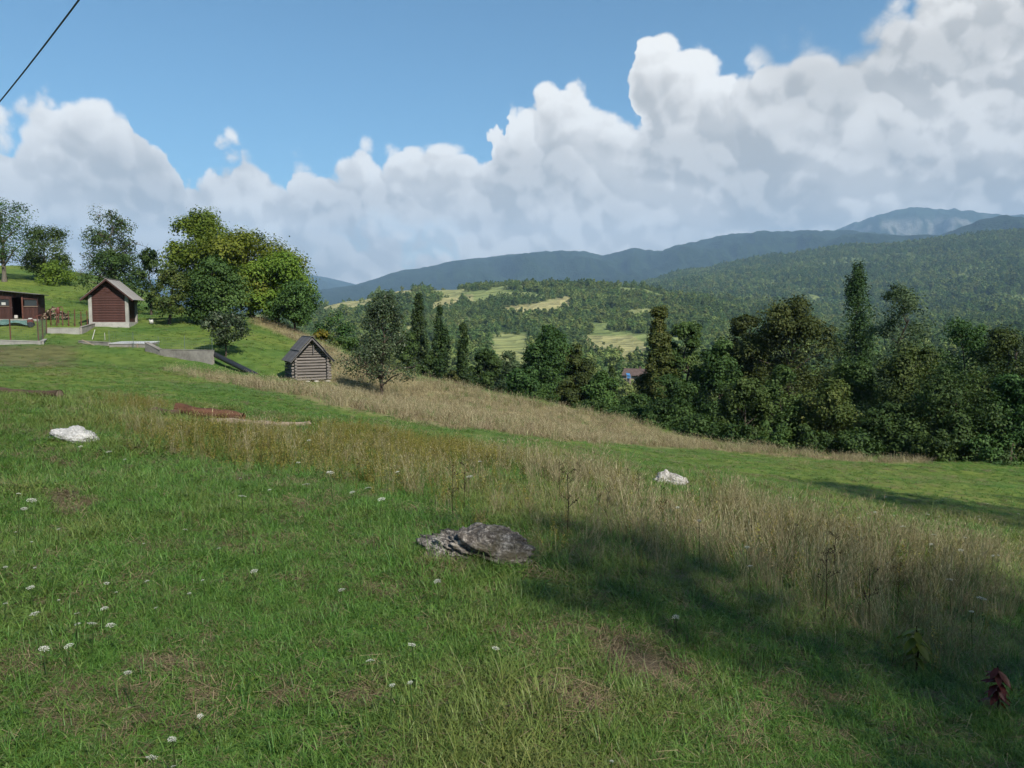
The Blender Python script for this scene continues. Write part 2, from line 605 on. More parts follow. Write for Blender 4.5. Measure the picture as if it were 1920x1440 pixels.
def principled(t, out, color, rough=0.8, spec=0.3, bump=None, bump_s=0.3, dist=0.02, metal=0.0):
    p = t.node('ShaderNodeBsdfPrincipled')
    if isinstance(color, (tuple, list)):
        color = (*color, 1)
    t.put(p.inputs['Base Color'], color)
    t.put(p.inputs['Roughness'], rough)
    p.inputs['Specular IOR Level'].default_value = spec
    p.inputs['Metallic'].default_value = metal
    if bump is not None:
        b = t.node('ShaderNodeBump')
        b.inputs['Strength'].default_value = bump_s
        b.inputs['Distance'].default_value = dist
        t.l.new(bump, b.inputs['Height'])
        t.l.new(b.outputs[0], p.inputs['Normal'])
    t.l.new(p.outputs[0], out.inputs[0])
    return p


def foliage(name, c0, c1, c2, trans=0.32, rough=0.62, spec=0.15, inst=False, dry=None):
    """leaf material: colour by the tint of each leaf spray, light passing through"""
    m, t, out = material(name)
    a = t.node('ShaderNodeAttribute', attribute_name='tint')
    c = t.ramp(a.outputs['Fac'], [(0.0, c0), (0.5, c1), (1.0, c2)])
    oi = t.node('ShaderNodeObjectInfo')
    hs = t.node('ShaderNodeHueSaturation')
    t.put(hs.inputs['Hue'], t.maprange(oi.outputs['Random'], 0, 1, 0.485, 0.515))
    t.put(hs.inputs['Value'], t.maprange(oi.outputs['Random'], 0, 1, 0.8, 1.2))
    t.put(hs.inputs['Color'], c)
    c = hs.outputs[0]
    if dry:
        h = t.node('ShaderNodeAttribute', attribute_name='hue', attribute_type='INSTANCER')
        c = t.mix(h.outputs['Fac'], c, dry)
    p = t.node('ShaderNodeBsdfPrincipled')
    t.put(p.inputs['Base Color'], c)
    p.inputs['Roughness'].default_value = rough
    p.inputs['Specular IOR Level'].default_value = spec
    tr = t.node('ShaderNodeBsdfTranslucent')
    t.put(tr.inputs[0], t.mix(1.0, c, (1.0, 1.05, 0.55), 'MULTIPLY'))
    mx = t.node('ShaderNodeMixShader')
    mx.inputs[0].default_value = trans
    t.l.new(p.outputs[0], mx.inputs[1])
    t.l.new(tr.outputs[0], mx.inputs[2])
    t.l.new(mx.outputs[0], out.inputs[0])
    return m


def plain(name, c, rough=0.8, var=0.25, scale=6.0, spec=0.3, bump_s=0.3, metal=0.0, stretch=(1, 1, 1), dist=0.02, c2=None):
    m, t, out = material(name)
    tc = t.node('ShaderNodeTexCoord')
    v = t.vmath('MULTIPLY', tc.outputs['Object'], stretch)
    n = t.noise(v, scale, 5, 0.6)
    n2 = t.noise(v, scale * 7, 3, 0.6)
    f = t.math('ADD', t.math('MULTIPLY', n, 0.7), t.math('MULTIPLY', n2, 0.3))
    f = t.maprange(f, 0.3, 0.7)
    lo = tuple(x * (1 - var) for x in c)
    hi = c2 if c2 else tuple(min(1, x * (1 + var)) for x in c)
    oi = t.node('ShaderNodeObjectInfo')
    cc = t.mix(f, lo, hi)
    cc = t.mix(1.0, cc, t.ramp(oi.outputs['Random'], [(0, 0.82), (1, 1.12)]), 'MULTIPLY')
    principled(t, out, cc, rough, spec, n2, bump_s, dist, metal)
    return m


M = {}
M['bark'] = plain('bark', (0.075, 0.06, 0.048), 0.9, 0.4, 3.0, 0.1, 0.8, stretch=(3, 3, 0.6), dist=0.05)
M['bark_pale'] = plain('bark_pale', (0.13, 0.115, 0.095), 0.9, 0.4, 3.0, 0.1, 0.8, stretch=(3, 3, 0.6), dist=0.05)
M['old_wood'] = plain('old_wood', (0.155, 0.14, 0.13), 0.85, 0.4, 3.0, 0.15, 0.5, stretch=(1, 6, 6))
M['grey_board'] = plain('grey_board', (0.10, 0.097, 0.10), 0.8, 0.3, 2.5, 0.2, 0.4, stretch=(4, 1, 4))
M['red_board'] = plain('red_board', (0.060, 0.026, 0.021), 0.75, 0.5, 3.0, 0.25, 0.4, stretch=(1, 6, 6))
M['dark_board'] = plain('dark_board', (0.05, 0.022, 0.018), 0.75, 0.4, 3.0, 0.2, 0.4, stretch=(1, 6, 6))
M['brown_board'] = plain('brown_board', (0.050, 0.023, 0.019), 0.75, 0.4, 3.0, 0.2, 0.4, stretch=(6, 6, 1))
M['concrete'] = plain('concrete', (0.27, 0.265, 0.245), 0.9, 0.3, 1.6, 0.15, 0.4)
M['concrete_old'] = plain('concrete_old', (0.20, 0.185, 0.165), 0.92, 0.45, 1.2, 0.15, 0.5, c2=(0.30, 0.285, 0.26))
M['roof_sheet'] = plain('roof_sheet', (0.20, 0.19, 0.18), 0.7, 0.25, 1.5, 0.3, 0.3)
M['dark_roof'] = plain('dark_roof', (0.12, 0.115, 0.12), 0.7, 0.3, 2.0, 0.3, 0.3)
M['rust'] = plain('rust', (0.10, 0.042, 0.03), 0.8, 0.4, 5.0, 0.2, 0.3)
M['red_paint'] = plain('red_paint', (0.10, 0.025, 0.02), 0.5, 0.25, 4.0, 0.4, 0.1)
M['white_paint'] = plain('white_paint', (0.38, 0.38, 0.36), 0.7, 0.25, 4.0, 0.3, 0.1)
M['wire'] = plain('wire', (0.10, 0.14, 0.12), 0.6, 0.2, 4.0, 0.4, 0.1)
M['black_plastic'] = plain('black_plastic', (0.02, 0.022, 0.026), 0.45, 0.3, 2.0, 0.4, 0.2)
M['cable'] = plain('cable', (0.035, 0.037, 0.04), 0.6, 0.2, 3.0, 0.3, 0.1)
M['interior'] = plain('interior', (0.03, 0.025, 0.022), 0.9, 0.3, 2.0, 0.1, 0.1)
M['tarp'] = plain('tarp', (0.13, 0.24, 0.22), 0.6, 0.25, 2.0, 0.3, 0.3)
M['metal_sheet'] = plain('metal_sheet', (0.42, 0.43, 0.44), 0.5, 0.2, 2.0, 0.5, 0.15)
M['wood_fresh'] = plain('wood_fresh', (0.42, 0.14, 0.04), 0.8, 0.2, 6.0, 0.2, 0.2)
M['wood_grey'] = plain('wood_grey', (0.25, 0.20, 0.15), 0.85, 0.3, 3.0, 0.15, 0.4, stretch=(0.7, 5, 5))
M['log_bark'] = plain('log_bark', (0.105, 0.072, 0.05), 0.9, 0.55, 4.0, 0.1, 0.9, stretch=(0.8, 4, 4), dist=0.04)
M['log_red'] = plain('red_log_bark', (0.14, 0.074, 0.048), 0.9, 0.6, 4.0, 0.1, 0.9, stretch=(0.8, 4, 4), dist=0.04)
M['stone'] = plain('stone', (0.36, 0.34, 0.31), 0.9, 0.3, 3.0, 0.15, 0.5)
M['glass'] = plain('glass', (0.03, 0.035, 0.04), 0.15, 0.2, 1.0, 0.6, 0.02)
M['house_wall'] = plain('house_wall', (0.36, 0.31, 0.23), 0.85, 0.1, 1.0, 0.2, 0.1)
M['house_roof'] = plain('house_roof', (0.085, 0.06, 0.052), 0.85, 0.3, 1.0, 0.2, 0.3)
M['blue_sheet'] = plain('blue_sheet', (0.04, 0.14, 0.30), 0.6, 0.15, 1.0, 0.3, 0.1)


def ground_material():
    m, t, out = material('meadow_ground')
    tc = t.node('ShaderNodeTexCoord')
    P = tc.outputs['Object']
    a = t.node('ShaderNodeAttribute', attribute_name='zone')
    s = t.node('ShaderNodeSeparateColor')
    t.l.new(a.outputs['Color'], s.inputs[0])
    dry, earth, field = s.outputs[0], s.outputs[1], s.outputs[2]
    n0 = t.noise(P, 0.11, 4, 0.55)
    n1 = t.noise(P, 1.3, 5, 0.62)
    n2 = t.noise(P, 14.0, 5, 0.7)
    f = t.math('ADD', t.math('MULTIPLY', n1, 0.55), t.math('MULTIPLY', n2, 0.45))
    green = t.ramp(f, [(0.32, (0.030, 0.055, 0.012)), (0.5, (0.062, 0.110, 0.024)), (0.68, (0.105, 0.155, 0.040))])
    green = t.mix(t.maprange(n0, 0.38, 0.62), t.mix(1.0, green, (0.85, 0.95, 0.95), 'MULTIPLY'), t.mix(1.0, green, (1.6, 1.25, 1.1), 'MULTIPLY'))
    tan = t.ramp(f, [(0.3, (0.10, 0.085, 0.04)), (0.5, (0.20, 0.165, 0.085)), (0.7, (0.30, 0.25, 0.14))])
    soil = t.ramp(f, [(0.3, (0.05, 0.035, 0.022)), (0.55, (0.115, 0.085, 0.055)), (0.7, (0.17, 0.13, 0.085))])
    c = t.mix(dry, green, tan)
    c = t.mix(earth, c, soil)
    principled(t, out, c, 0.95, 0.08, f, 0.6, 0.05)
    return m


def far_material(name='wooded_ground', dark=1.0):
    m, t, out = material(name)
    tc = t.node('ShaderNodeTexCoord')
    P = tc.outputs['Object']
    a = t.node('ShaderNodeAttribute', attribute_name='zone')
    s = t.node('ShaderNodeSeparateColor')
    t.l.new(a.outputs['Color'], s.inputs[0])
    dry, rock, field = s.outputs[0], s.outputs[1], s.outputs[2]
    n1 = t.noise(P, 0.02, 6, 0.65)
    n2 = t.noise(P, 0.004, 5, 0.6)
    n3 = t.voronoi(P, 0.07)
    wood = t.ramp(n1, [(0.3, (0.016, 0.030, 0.010)), (0.5, (0.032, 0.058, 0.018)), (0.7, (0.055, 0.085, 0.026))])
    wood = t.mix(t.maprange(n2, 0.5, 0.68), wood, (0.065, 0.105, 0.035))
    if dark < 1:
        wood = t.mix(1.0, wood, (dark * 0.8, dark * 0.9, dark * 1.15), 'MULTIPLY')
    grass = t.mix(t.maprange(n1, 0.35, 0.65), (0.15, 0.19, 0.065), (0.21, 0.235, 0.09))
    tan = t.mix(t.maprange(n1, 0.35, 0.65), (0.27, 0.225, 0.11), (0.36, 0.30, 0.165))
    f = t.mix(dry, grass, tan)
    c = t.mix(field, wood, f)
    c = t.mix(t.math('MULTIPLY', rock, 0.6), c, t.mix(t.maprange(n1, 0.4, 0.6), (0.13, 0.13, 0.12), (0.24, 0.235, 0.22)))
    principled(t, out, c, 0.95, 0.05, t.math('ADD', n1, n3), 0.8, 8.0)
    return m


M['ground'] = ground_material()
M['far'] = far_material()
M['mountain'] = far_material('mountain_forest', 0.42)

# ------------------------------------------------------------------ the ground as polar sheets
def polar_sheet(name, r, az, mat, zone_fn, **props):
    nr, na = len(r), len(az)
    A, RR = np.meshgrid(az, r)
    x, y = np.sin(A) * RR, np.cos(A) * RR
    z = ground(x, y)
    V = np.stack([x.ravel(), y.ravel(), z.ravel()], 1)
    i, j = np.meshgrid(np.arange(nr - 1), np.arange(na), indexing='ij')
    jn = (j + 1) % na
    F = np.stack([i * na + j, i * na + jn, (i + 1) * na + jn, (i + 1) * na + j], -1).reshape(-1, 4)
    me = new_mesh_quads(name, V, None, mat, True, F[:, ::-1])
    zc = zone_fn(x.ravel(), y.ravel(), z.ravel())
    ca = me.color_attributes.new('zone', 'FLOAT_COLOR', 'POINT')
    ca.data.foreach_set('color', np.concatenate([zc, np.ones((len(zc), 1))], 1).astype(np.float32).ravel())
    return link(name, me, kind='structure', **props)


def zone_near(x, y, z):
    tall, tan, earth = zones(x, y)
    n = fbm(x * 0.35 + 9, y * 0.35, 4, 77)
    dry = np.clip(np.maximum(tall * 0.55, tan * 0.95) + (n - 0.55) * 0.5 * (1 - tan), 0, 1)
    return np.stack([dry, earth, np.zeros_like(x)], 1)


def clearing(x, y):
    r = np.hypot(x, y)
    return sm(fbm(x / 80 + 7, y / 80 + 2, 3, 63), 0.645, 0.69) * sm(r, 420, 520) * (1 - sm(r, 1700, 2200))


def zone_far(x, y, z):
    fld = np.zeros_like(x)
    dry = np.zeros_like(x)
    r = np.hypot(x, y)
    mid = (r < 3600)
    for p, dr in zip(FIELDS, FIELD_DRY):
        s = sm(sdist(p, x[mid], y[mid]) , -8, 8)
        fld[mid] = np.maximum(fld[mid], s)
        dry[mid] = np.where(s > 0.02, dr, dry[mid])
    n = fbm(x / 170 + 3, y / 170, 4, 61)
    fld = np.maximum(fld, sm(n, 0.62, 0.68) * 0.45 * (r > 1300) * (r < 3400))
    fld = np.maximum(fld, clearing(x, y) * 0.8)
    az = np.arctan2(x, y)
    rock = np.zeros_like(x)
    a0, a1 = azel(1570, 430)[0], azel(1830, 430)[0]
    q = fbm(az * 110, r / 420, 4, 71)
    el = np.arctan2(z, r)
    rock = sm(q, 0.50, 0.60) * sm(az, a0, a0 + 0.02) * (1 - sm(az, a1, a1 + 0.02)) * (r > 6800) * sm(el, azel(1700, 452)[1], azel(1700, 440)[1]) * (1 - sm(el, azel(1700, 420)[1], azel(1700, 405)[1]))
    return np.stack([dry, rock, fld], 1)


AZ_NEAR = np.concatenate([np.linspace(R(-46), R(46), 330), np.linspace(R(46), R(314), 60)[1:-1]])
AZ_FAR = np.concatenate([np.linspace(R(-42), R(42), 560), np.linspace(R(42), R(318), 60)[1:-1]])
R_NEAR = np.concatenate([[0.02], np.geomspace(0.8, 130, 270)])
R_FAR = np.concatenate([np.geomspace(130, 3800, 190), np.geomspace(3900, 12500, 100)])
R_MID, R_MTN = R_FAR[:191], R_FAR[190:]
polar_sheet('meadow', R_NEAR, AZ_NEAR, M['ground'], zone_near)
polar_sheet('valley_hills', R_MID, AZ_FAR, M['far'], zone_far)
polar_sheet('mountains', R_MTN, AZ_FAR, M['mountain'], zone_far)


# ------------------------------------------------------------------ leaves, trees
def unit(v):
    return v / np.maximum(np.linalg.norm(v, axis=-1, keepdims=True), 1e-9)


def leaf_quads(c, nrm, size, g, aspect=0.62):
    """one lozenge per centre, lying across its normal"""
    n = len(c)
    t = unit(np.cross(nrm, g.normal(size=(n, 3))))
    b = np.cross(nrm, t)
    L = (size * g.uniform(0.65, 1.35, n))[:, None] * 0.5
    fold = nrm * L * 0.18
    V = np.stack([c - t * L, c - b * L * aspect + fold, c + t * L, c + b * L * aspect + fold], 1)
    return V.reshape(-1, 3)


PROFILES = {
    'broad': [(0, .30), (.12, .62), (.28, .9), (.5, 1), (.7, .92), (.87, .66), (.96, .4), (1, .15)],
    'dome': [(0, .75), (.15, .95), (.4, 1), (.65, .9), (.85, .62), (.95, .36), (1, .12)],
    'poplar': [(0, .45), (.2, .85), (.45, 1), (.7, .82), (.88, .5), (1, .12)],
    'cone': [(0, .7), (.12, 1), (.4, .78), (.65, .48), (.85, .24), (1, .06)],
    'shrub': [(0, .85), (.25, 1), (.55, .9), (.8, .65), (1, .2)],
    'lone': [(0, .7), (.1, 1), (.2, .98), (.34, .64), (.6, .56), (.8, .42), (.94, .22), (1, .08)],
    'pear': [(0, .55), (.2, .9), (.38, 1), (.6, .72), (.8, .6), (.93, .42), (1, .15)],
}


def crown_arrays(seed, H, rad, kind='broad', cb=0.2, lobes=26, clumps=12, leaves=36, leaf=0.2, spread=0.34, up=0.45, density=None):
    g = np.random.default_rng(seed)
    prof = np.array(PROFILES[kind])
    z0, hh = H * cb, H * (1 - cb)
    # lobes spread over the crown's volume, more of them outside
    tt = g.uniform(0.02, 0.95, lobes * 4)
    pr = np.interp(tt, prof[:, 0], prof[:, 1])
    keep = g.uniform(0, 1, len(tt)) < (0.25 + pr)
    tt, pr = tt[keep][:lobes], pr[keep][:lobes]
    k = len(tt)
    an = np.arange(k) * 2.39996 + g.uniform(-0.6, 0.6, k)
    lob_r = rad * spread * g.uniform(0.65, 1.25, k) * (0.45 + 0.55 * pr)
    if kind == 'poplar':
        lob_r = rad * 0.52 * g.uniform(0.7, 1.2, k) * (0.35 + 0.65 * pr)
    rr = np.maximum(pr * rad * (g.uniform(0.2, 1.0, k) ** 0.45) - lob_r * 0.55, 0)
    C = np.stack([np.cos(an) * rr, np.sin(an) * rr, z0 + tt * hh], 1)
    C[:, 2] = np.minimum(C[:, 2], H - lob_r * (0.75 if kind != 'poplar' else 1.0))
    C[:, 2] = np.maximum(C[:, 2], z0 + lob_r * 0.4)
    # sprays on the lobes
    cl = unit(g.normal(size=(k, clumps, 3)) + np.array([0, 0, 0.35])) * (g.uniform(0.45, 1.0, (k, clumps, 1)) ** 0.6)
    st = np.array([1, 1, 1.9 if kind == 'poplar' else 0.85])
    P = C[:, None] + cl * lob_r[:, None, None] * st
    P[..., 2] = np.minimum(P[..., 2], H * 1.0)
    P = P.reshape(-1, 3)
    out = cl.reshape(-1, 3)
    cr = np.repeat(lob_r, clumps) * 0.30
    ctint = np.clip(g.normal(0.5, 0.15, len(P)) + np.repeat(g.normal(0, 0.12, k), clumps), 0, 1)
    m = len(P)
    off = np.clip(g.normal(size=(m, leaves, 3)), -1.7, 1.7) * cr[:, None, None] * st
    Lc = (P[:, None] + off).reshape(-1, 3)
    nr = unit(np.repeat(out, leaves, 0) * 0.8 + off.reshape(-1, 3) / np.repeat(cr, leaves)[:, None] * 0.3 + np.array([0, 0, up]) + g.normal(size=Lc.shape) * 0.42)
    V = leaf_quads(Lc, nr, leaf, g)
    tint = np.repeat(np.clip(np.repeat(ctint, leaves) + g.normal(0, 0.08, m * leaves), 0, 1), 4)
    return V, tint, C, lob_r, P


def trunk_mesh(name, seed, H, C, trunk_r, mat, lean=(0, 0), fork=0.25, P=None, twigs=0, thin=1.0):
    g = random.Random(seed)
    tb = Tubes()
    topz = H * 0.82
    pts, rad = [], []
    n = 8
    for i in range(n):
        t = i / (n - 1)
        pts.append(Vector((lean[0] * t + g.uniform(-1, 1) * 0.03 * H * t, lean[1] * t + g.uniform(-1, 1) * 0.03 * H * t, -0.35 + (topz + 0.35) * t)))
        rad.append(trunk_r * (1.35 if i == 0 else 1.0) * (1 - 0.86 * t))
    tb.add(pts, rad, 8)

    def on_trunk(z):
        t = min(max((z + 0.35) / (topz + 0.35), 0), 1) * (n - 1)
        i = min(int(t), n - 2)
        f = t - i
        return pts[i].lerp(pts[i + 1], f), rad[i] * (1 - f) + rad[i + 1] * f
    for c in C:
        c = Vector(c)
        reach = math.hypot(c.x, c.y)
        z = max(c.z - reach * g.uniform(0.5, 0.9), H * fork * g.uniform(0.5, 1.1))
        z = min(z, topz * 0.97)
        a, r0 = on_trunk(z)
        r0 = min(r0 * 0.6, trunk_r * 0.45) * thin
        mid = a.lerp(c, 0.5) + Vector((g.uniform(-.1, .1), g.uniform(-.1, .1), reach * 0.10))
        tb.add([a, mid, c], [r0, r0 * 0.6, r0 * 0.2], 5)
    if P is not None and twigs:
        for k in g.sample(range(len(P)), min(twigs, len(P))):
            p = Vector(P[k])
            c = min((Vector(c) for c in C), key=lambda q: (q - p).length)
            tb.add([c, c.lerp(p, 0.55) + Vector((0, 0, 0.04 * H * g.uniform(-.3, .6))), p], [0.03, 0.02, 0.01], 3)
    return tb.mesh(name, mat)


FOL = {
    'walnut': foliage('walnut_leaves', (0.058, 0.108, 0.016), (0.122, 0.195, 0.027), (0.185, 0.25, 0.040), 0.38),
    'walnut_brown': foliage('turning_walnut_leaves', (0.064, 0.104, 0.016), (0.132, 0.184, 0.026), (0.20, 0.236, 0.036), 0.36),
    'green': foliage('green_leaves', (0.026, 0.054, 0.015), (0.055, 0.100, 0.025), (0.100, 0.155, 0.042), 0.3),
    'grey_green': foliage('grey_green_leaves', (0.020, 0.036, 0.016), (0.042, 0.066, 0.028), (0.095, 0.125, 0.062), 0.25, 0.5, 0.3),
    'dark': foliage('dark_leaves', (0.017, 0.040, 0.011), (0.042, 0.080, 0.021), (0.080, 0.130, 0.036), 0.28),
    'oak': foliage('brownish_oak_leaves', (0.024, 0.040, 0.010), (0.052, 0.074, 0.019), (0.094, 0.116, 0.031), 0.26),
    'poplar': foliage('poplar_leaves', (0.016, 0.036, 0.011), (0.034, 0.064, 0.019), (0.068, 0.104, 0.032), 0.28),
    'rust': foliage('rusty_leaves', (0.032, 0.050, 0.013), (0.066, 0.090, 0.022), (0.115, 0.118, 0.030), 0.3),
    'yellow': foliage('yellow_leaves', (0.08, 0.09, 0.012), (0.16, 0.16, 0.02), (0.22, 0.17, 0.03), 0.4),
    'willow': foliage('silvery_green_leaves', (0.030, 0.048, 0.020), (0.056, 0.082, 0.036), (0.092, 0.124, 0.056), 0.28),
}


def tree(label, u, vtop, depth, wpx, kind='broad', fol='green', cb=0.2, lobes=26, clumps=12, leaves=34, leaf=0.22, seed=1, trunk=None,
         name='tree', cat='tree', bark='bark', group=None, lean=(0, 0), spread=0.34, twigs=0, base=None, H=None, rad=None, sink=0.0, thin=1.0, fork=0.25):
    p = base if base is not None else at(u, 600, depth)
    x, y = p[0], p[1]
    z = gz(x, y) - sink
    if H is None:
        H = at(u, vtop, depth).z - z
    if rad is None:
        rad = wpx * 0.5 * depth / FPX
    V, tint, C, lr, P = crown_arrays(seed, H, rad * 1.08, kind, cb, lobes, clumps, leaves, leaf * 1.2, spread * 1.12)
    if lean != (0, 0):
        V = V + np.stack([lean[0] * V[:, 2] / H, lean[1] * V[:, 2] / H, 0 * V[:, 2]], 1)
        C = C + np.stack([lean[0] * C[:, 2] / H, lean[1] * C[:, 2] / H, 0 * C[:, 2]], 1)
        P = P + np.stack([lean[0] * P[:, 2] / H, lean[1] * P[:, 2] / H, 0 * P[:, 2]], 1)
    root = empty(name, (x, y, z), 0, label=label, category=cat)
    if group:
        root['group'] = group
    tr = trunk if trunk else max(0.06, H * 0.02)
    link('trunk', trunk_mesh(name + '_trunk', seed, H, C, tr, M[bark], lean, fork, P, twigs, thin), root)
    link('crown', new_mesh_quads(name + '_crown', V, tint, FOL[fol]), root)
    return root, C, H


# trees round the yard on the left
tree('leaning orchard tree with open crown above the brown hut', 12, 378, 88, 140, 'broad', 'green', 0.28, 30, 11, 20, 0.17, 11, 0.26, 'orchard_tree', bark='bark_pale', twigs=60)
tree('round bushy tree on the crest between hut and shed', 88, 428, 92, 100, 'dome', 'green', 0.12, 24, 12, 30, 0.19, 12, 0.16, 'round_tree')
tree('low olive bush hanging over the grassy bank behind the hut', 105, 492, 90, 80, 'shrub', 'walnut', 0.0, 14, 10, 26, 0.17, 13, 0.06, 'bush', 'bush')
root, C, H = tree('tall half bare pear tree rising behind the red shed', 216, 392, 80, 118, 'pear', 'green', 0.1, 44, 10, 17, 0.16, 14, 0.22, 'pear_tree', bark='bark_pale', twigs=190, spread=0.3)
tb = Tubes()
g = random.Random(3)
for sgn, n0 in ((-1, 9), (1, 6)):
    for k in range(n0):
        z0 = H * g.uniform(0.3, 0.62)
        a = Vector((sgn * 0.4, 0, z0))
        L = g.uniform(2.2, 3.6)
        b = a + Vector((sgn * L * 0.55, g.uniform(-.8, .8), L * g.uniform(0.0, 0.3)))
        c = b + Vector((sgn * L * 0.45, g.uniform(-.5, .5), L * g.uniform(-0.35, 0.15)))
        tb.add([a, b, c], [0.05, 0.03, 0.012], 4)
        for j in range(7):
            q = b.lerp(c, g.uniform(0, 1))
            tb.add([q, q + Vector((sgn * g.uniform(-.1, .5), g.uniform(-.4, .4), g.uniform(-.2, .6)))], [0.018, 0.008], 3)
link('bare_branch', tb.mesh('bare_branch', M['bark_pale']), root, label='leafless grey side branches')
tree('dense dark lower tree directly behind the red shed, below the half bare pear', 214, 468, 79, 104, 'dome', 'dark', 0.05, 26, 12, 34, 0.17, 28, 0.14, 'dense_tree')
tree('slim dark tree squeezed between pear tree and walnuts', 284, 466, 72, 60, 'dome', 'dark', 0.1, 16, 11, 26, 0.17, 15, 0.1, 'slim_tree')
tree('brownish thinning plum tree with leaning trunk beside the red shed', 316, 500, 64, 84, 'dome', 'rust', 0.2, 20, 11, 22, 0.15, 16, 0.15, 'plum_tree', lean=(0.6, 0), twigs=70)
tree('dark green fruit tree in front of the walnuts', 398, 482, 66, 108, 'dome', 'green', 0.12, 28, 12, 44, 0.18, 17, 0.16, 'fruit_tree')
tree('small round apple tree beside the end of the retaining wall', 422, 586, 52, 86, 'dome', 'grey_green', 0.3, 18, 11, 22, 0.13, 18, 0.07, 'apple_tree', twigs=50)
tree('tall light green walnut with the highest crown of the yard', 392, 396, 79, 150, 'dome', 'walnut', 0.12, 34, 13, 52, 0.22, 19, 0.3, 'walnut_tree')
tree('broad walnut turning yellow brown behind the fruit tree', 470, 432, 77, 185, 'dome', 'walnut_brown', 0.15, 38, 13, 52, 0.22, 20, 0.32, 'walnut_tree')
tree('light green walnut at the lower end of the walnut row', 520, 478, 75, 130, 'dome', 'walnut', 0.12, 28, 13, 48, 0.2, 21, 0.24, 'walnut_tree')
tree('spreading green tree on two thin trunks below the walnuts', 553, 530, 72, 100, 'broad', 'green', 0.2, 24, 12, 32, 0.18, 22, 0.13, 'spreading_tree')
tree('dark thicket on the slope below the walnuts', 622, 578, 88, 90, 'shrub', 'dark', 0.0, 18, 11, 28, 0.22, 23, 0.06, 'thicket', 'bush', sink=1.0)
tree('yellow autumn bush on the crest of the slope', 604, 618, 76, 34, 'shrub', 'yellow', 0.0, 9, 9, 24, 0.14, 24, 0.03, 'yellow_bush', 'bush')
tree('orange tinged bush beside the yellow bush', 622, 626, 75, 24, 'shrub', 'rust', 0.0, 8, 9, 22, 0.14, 25, 0.03, 'orange_bush', 'bush')
tree('green bush below the orange bush on the crest', 650, 632, 75, 50, 'shrub', 'green', 0.0, 12, 10, 24, 0.16, 26, 0.04, 'green_bush', 'bush')

# lone tree on the slope
tree('lone grey green pear tree in the tan grass beside the log hut', 712, 548, 45, 152, 'lone', 'grey_green', 0.2, 40, 12, 24, 0.10, 27, 0.13, 'lone_tree', lean=(0.25, 0), spread=0.3, twigs=120, fork=0.18)

# poplars
for i, (u, vt, dep, w, lab) in enumerate([
        (785, 546, 84, 30, 'tallest of the three dark poplars, with a side shoot low on its stem'),
        (826, 570, 80, 28, 'middle poplar of the dark row, curving at the tip'),
        (868, 599, 78, 21, 'slimmest and shortest poplar at the end of the dark row')]):
    tree(lab, u, vt, dep, w * 1.1, 'poplar', 'poplar', 0.0, 46, 10, 26, 0.17, 30 + i, 0.14, 'poplar_tree', group='poplars below the slope', sink=0.5)
tree('poplar with double crown rising above the wood on the right', 1606, 490, 74, 70, 'poplar', 'poplar', 0.1, 52, 11, 28, 0.18, 34, 0.2, 'poplar_tree')

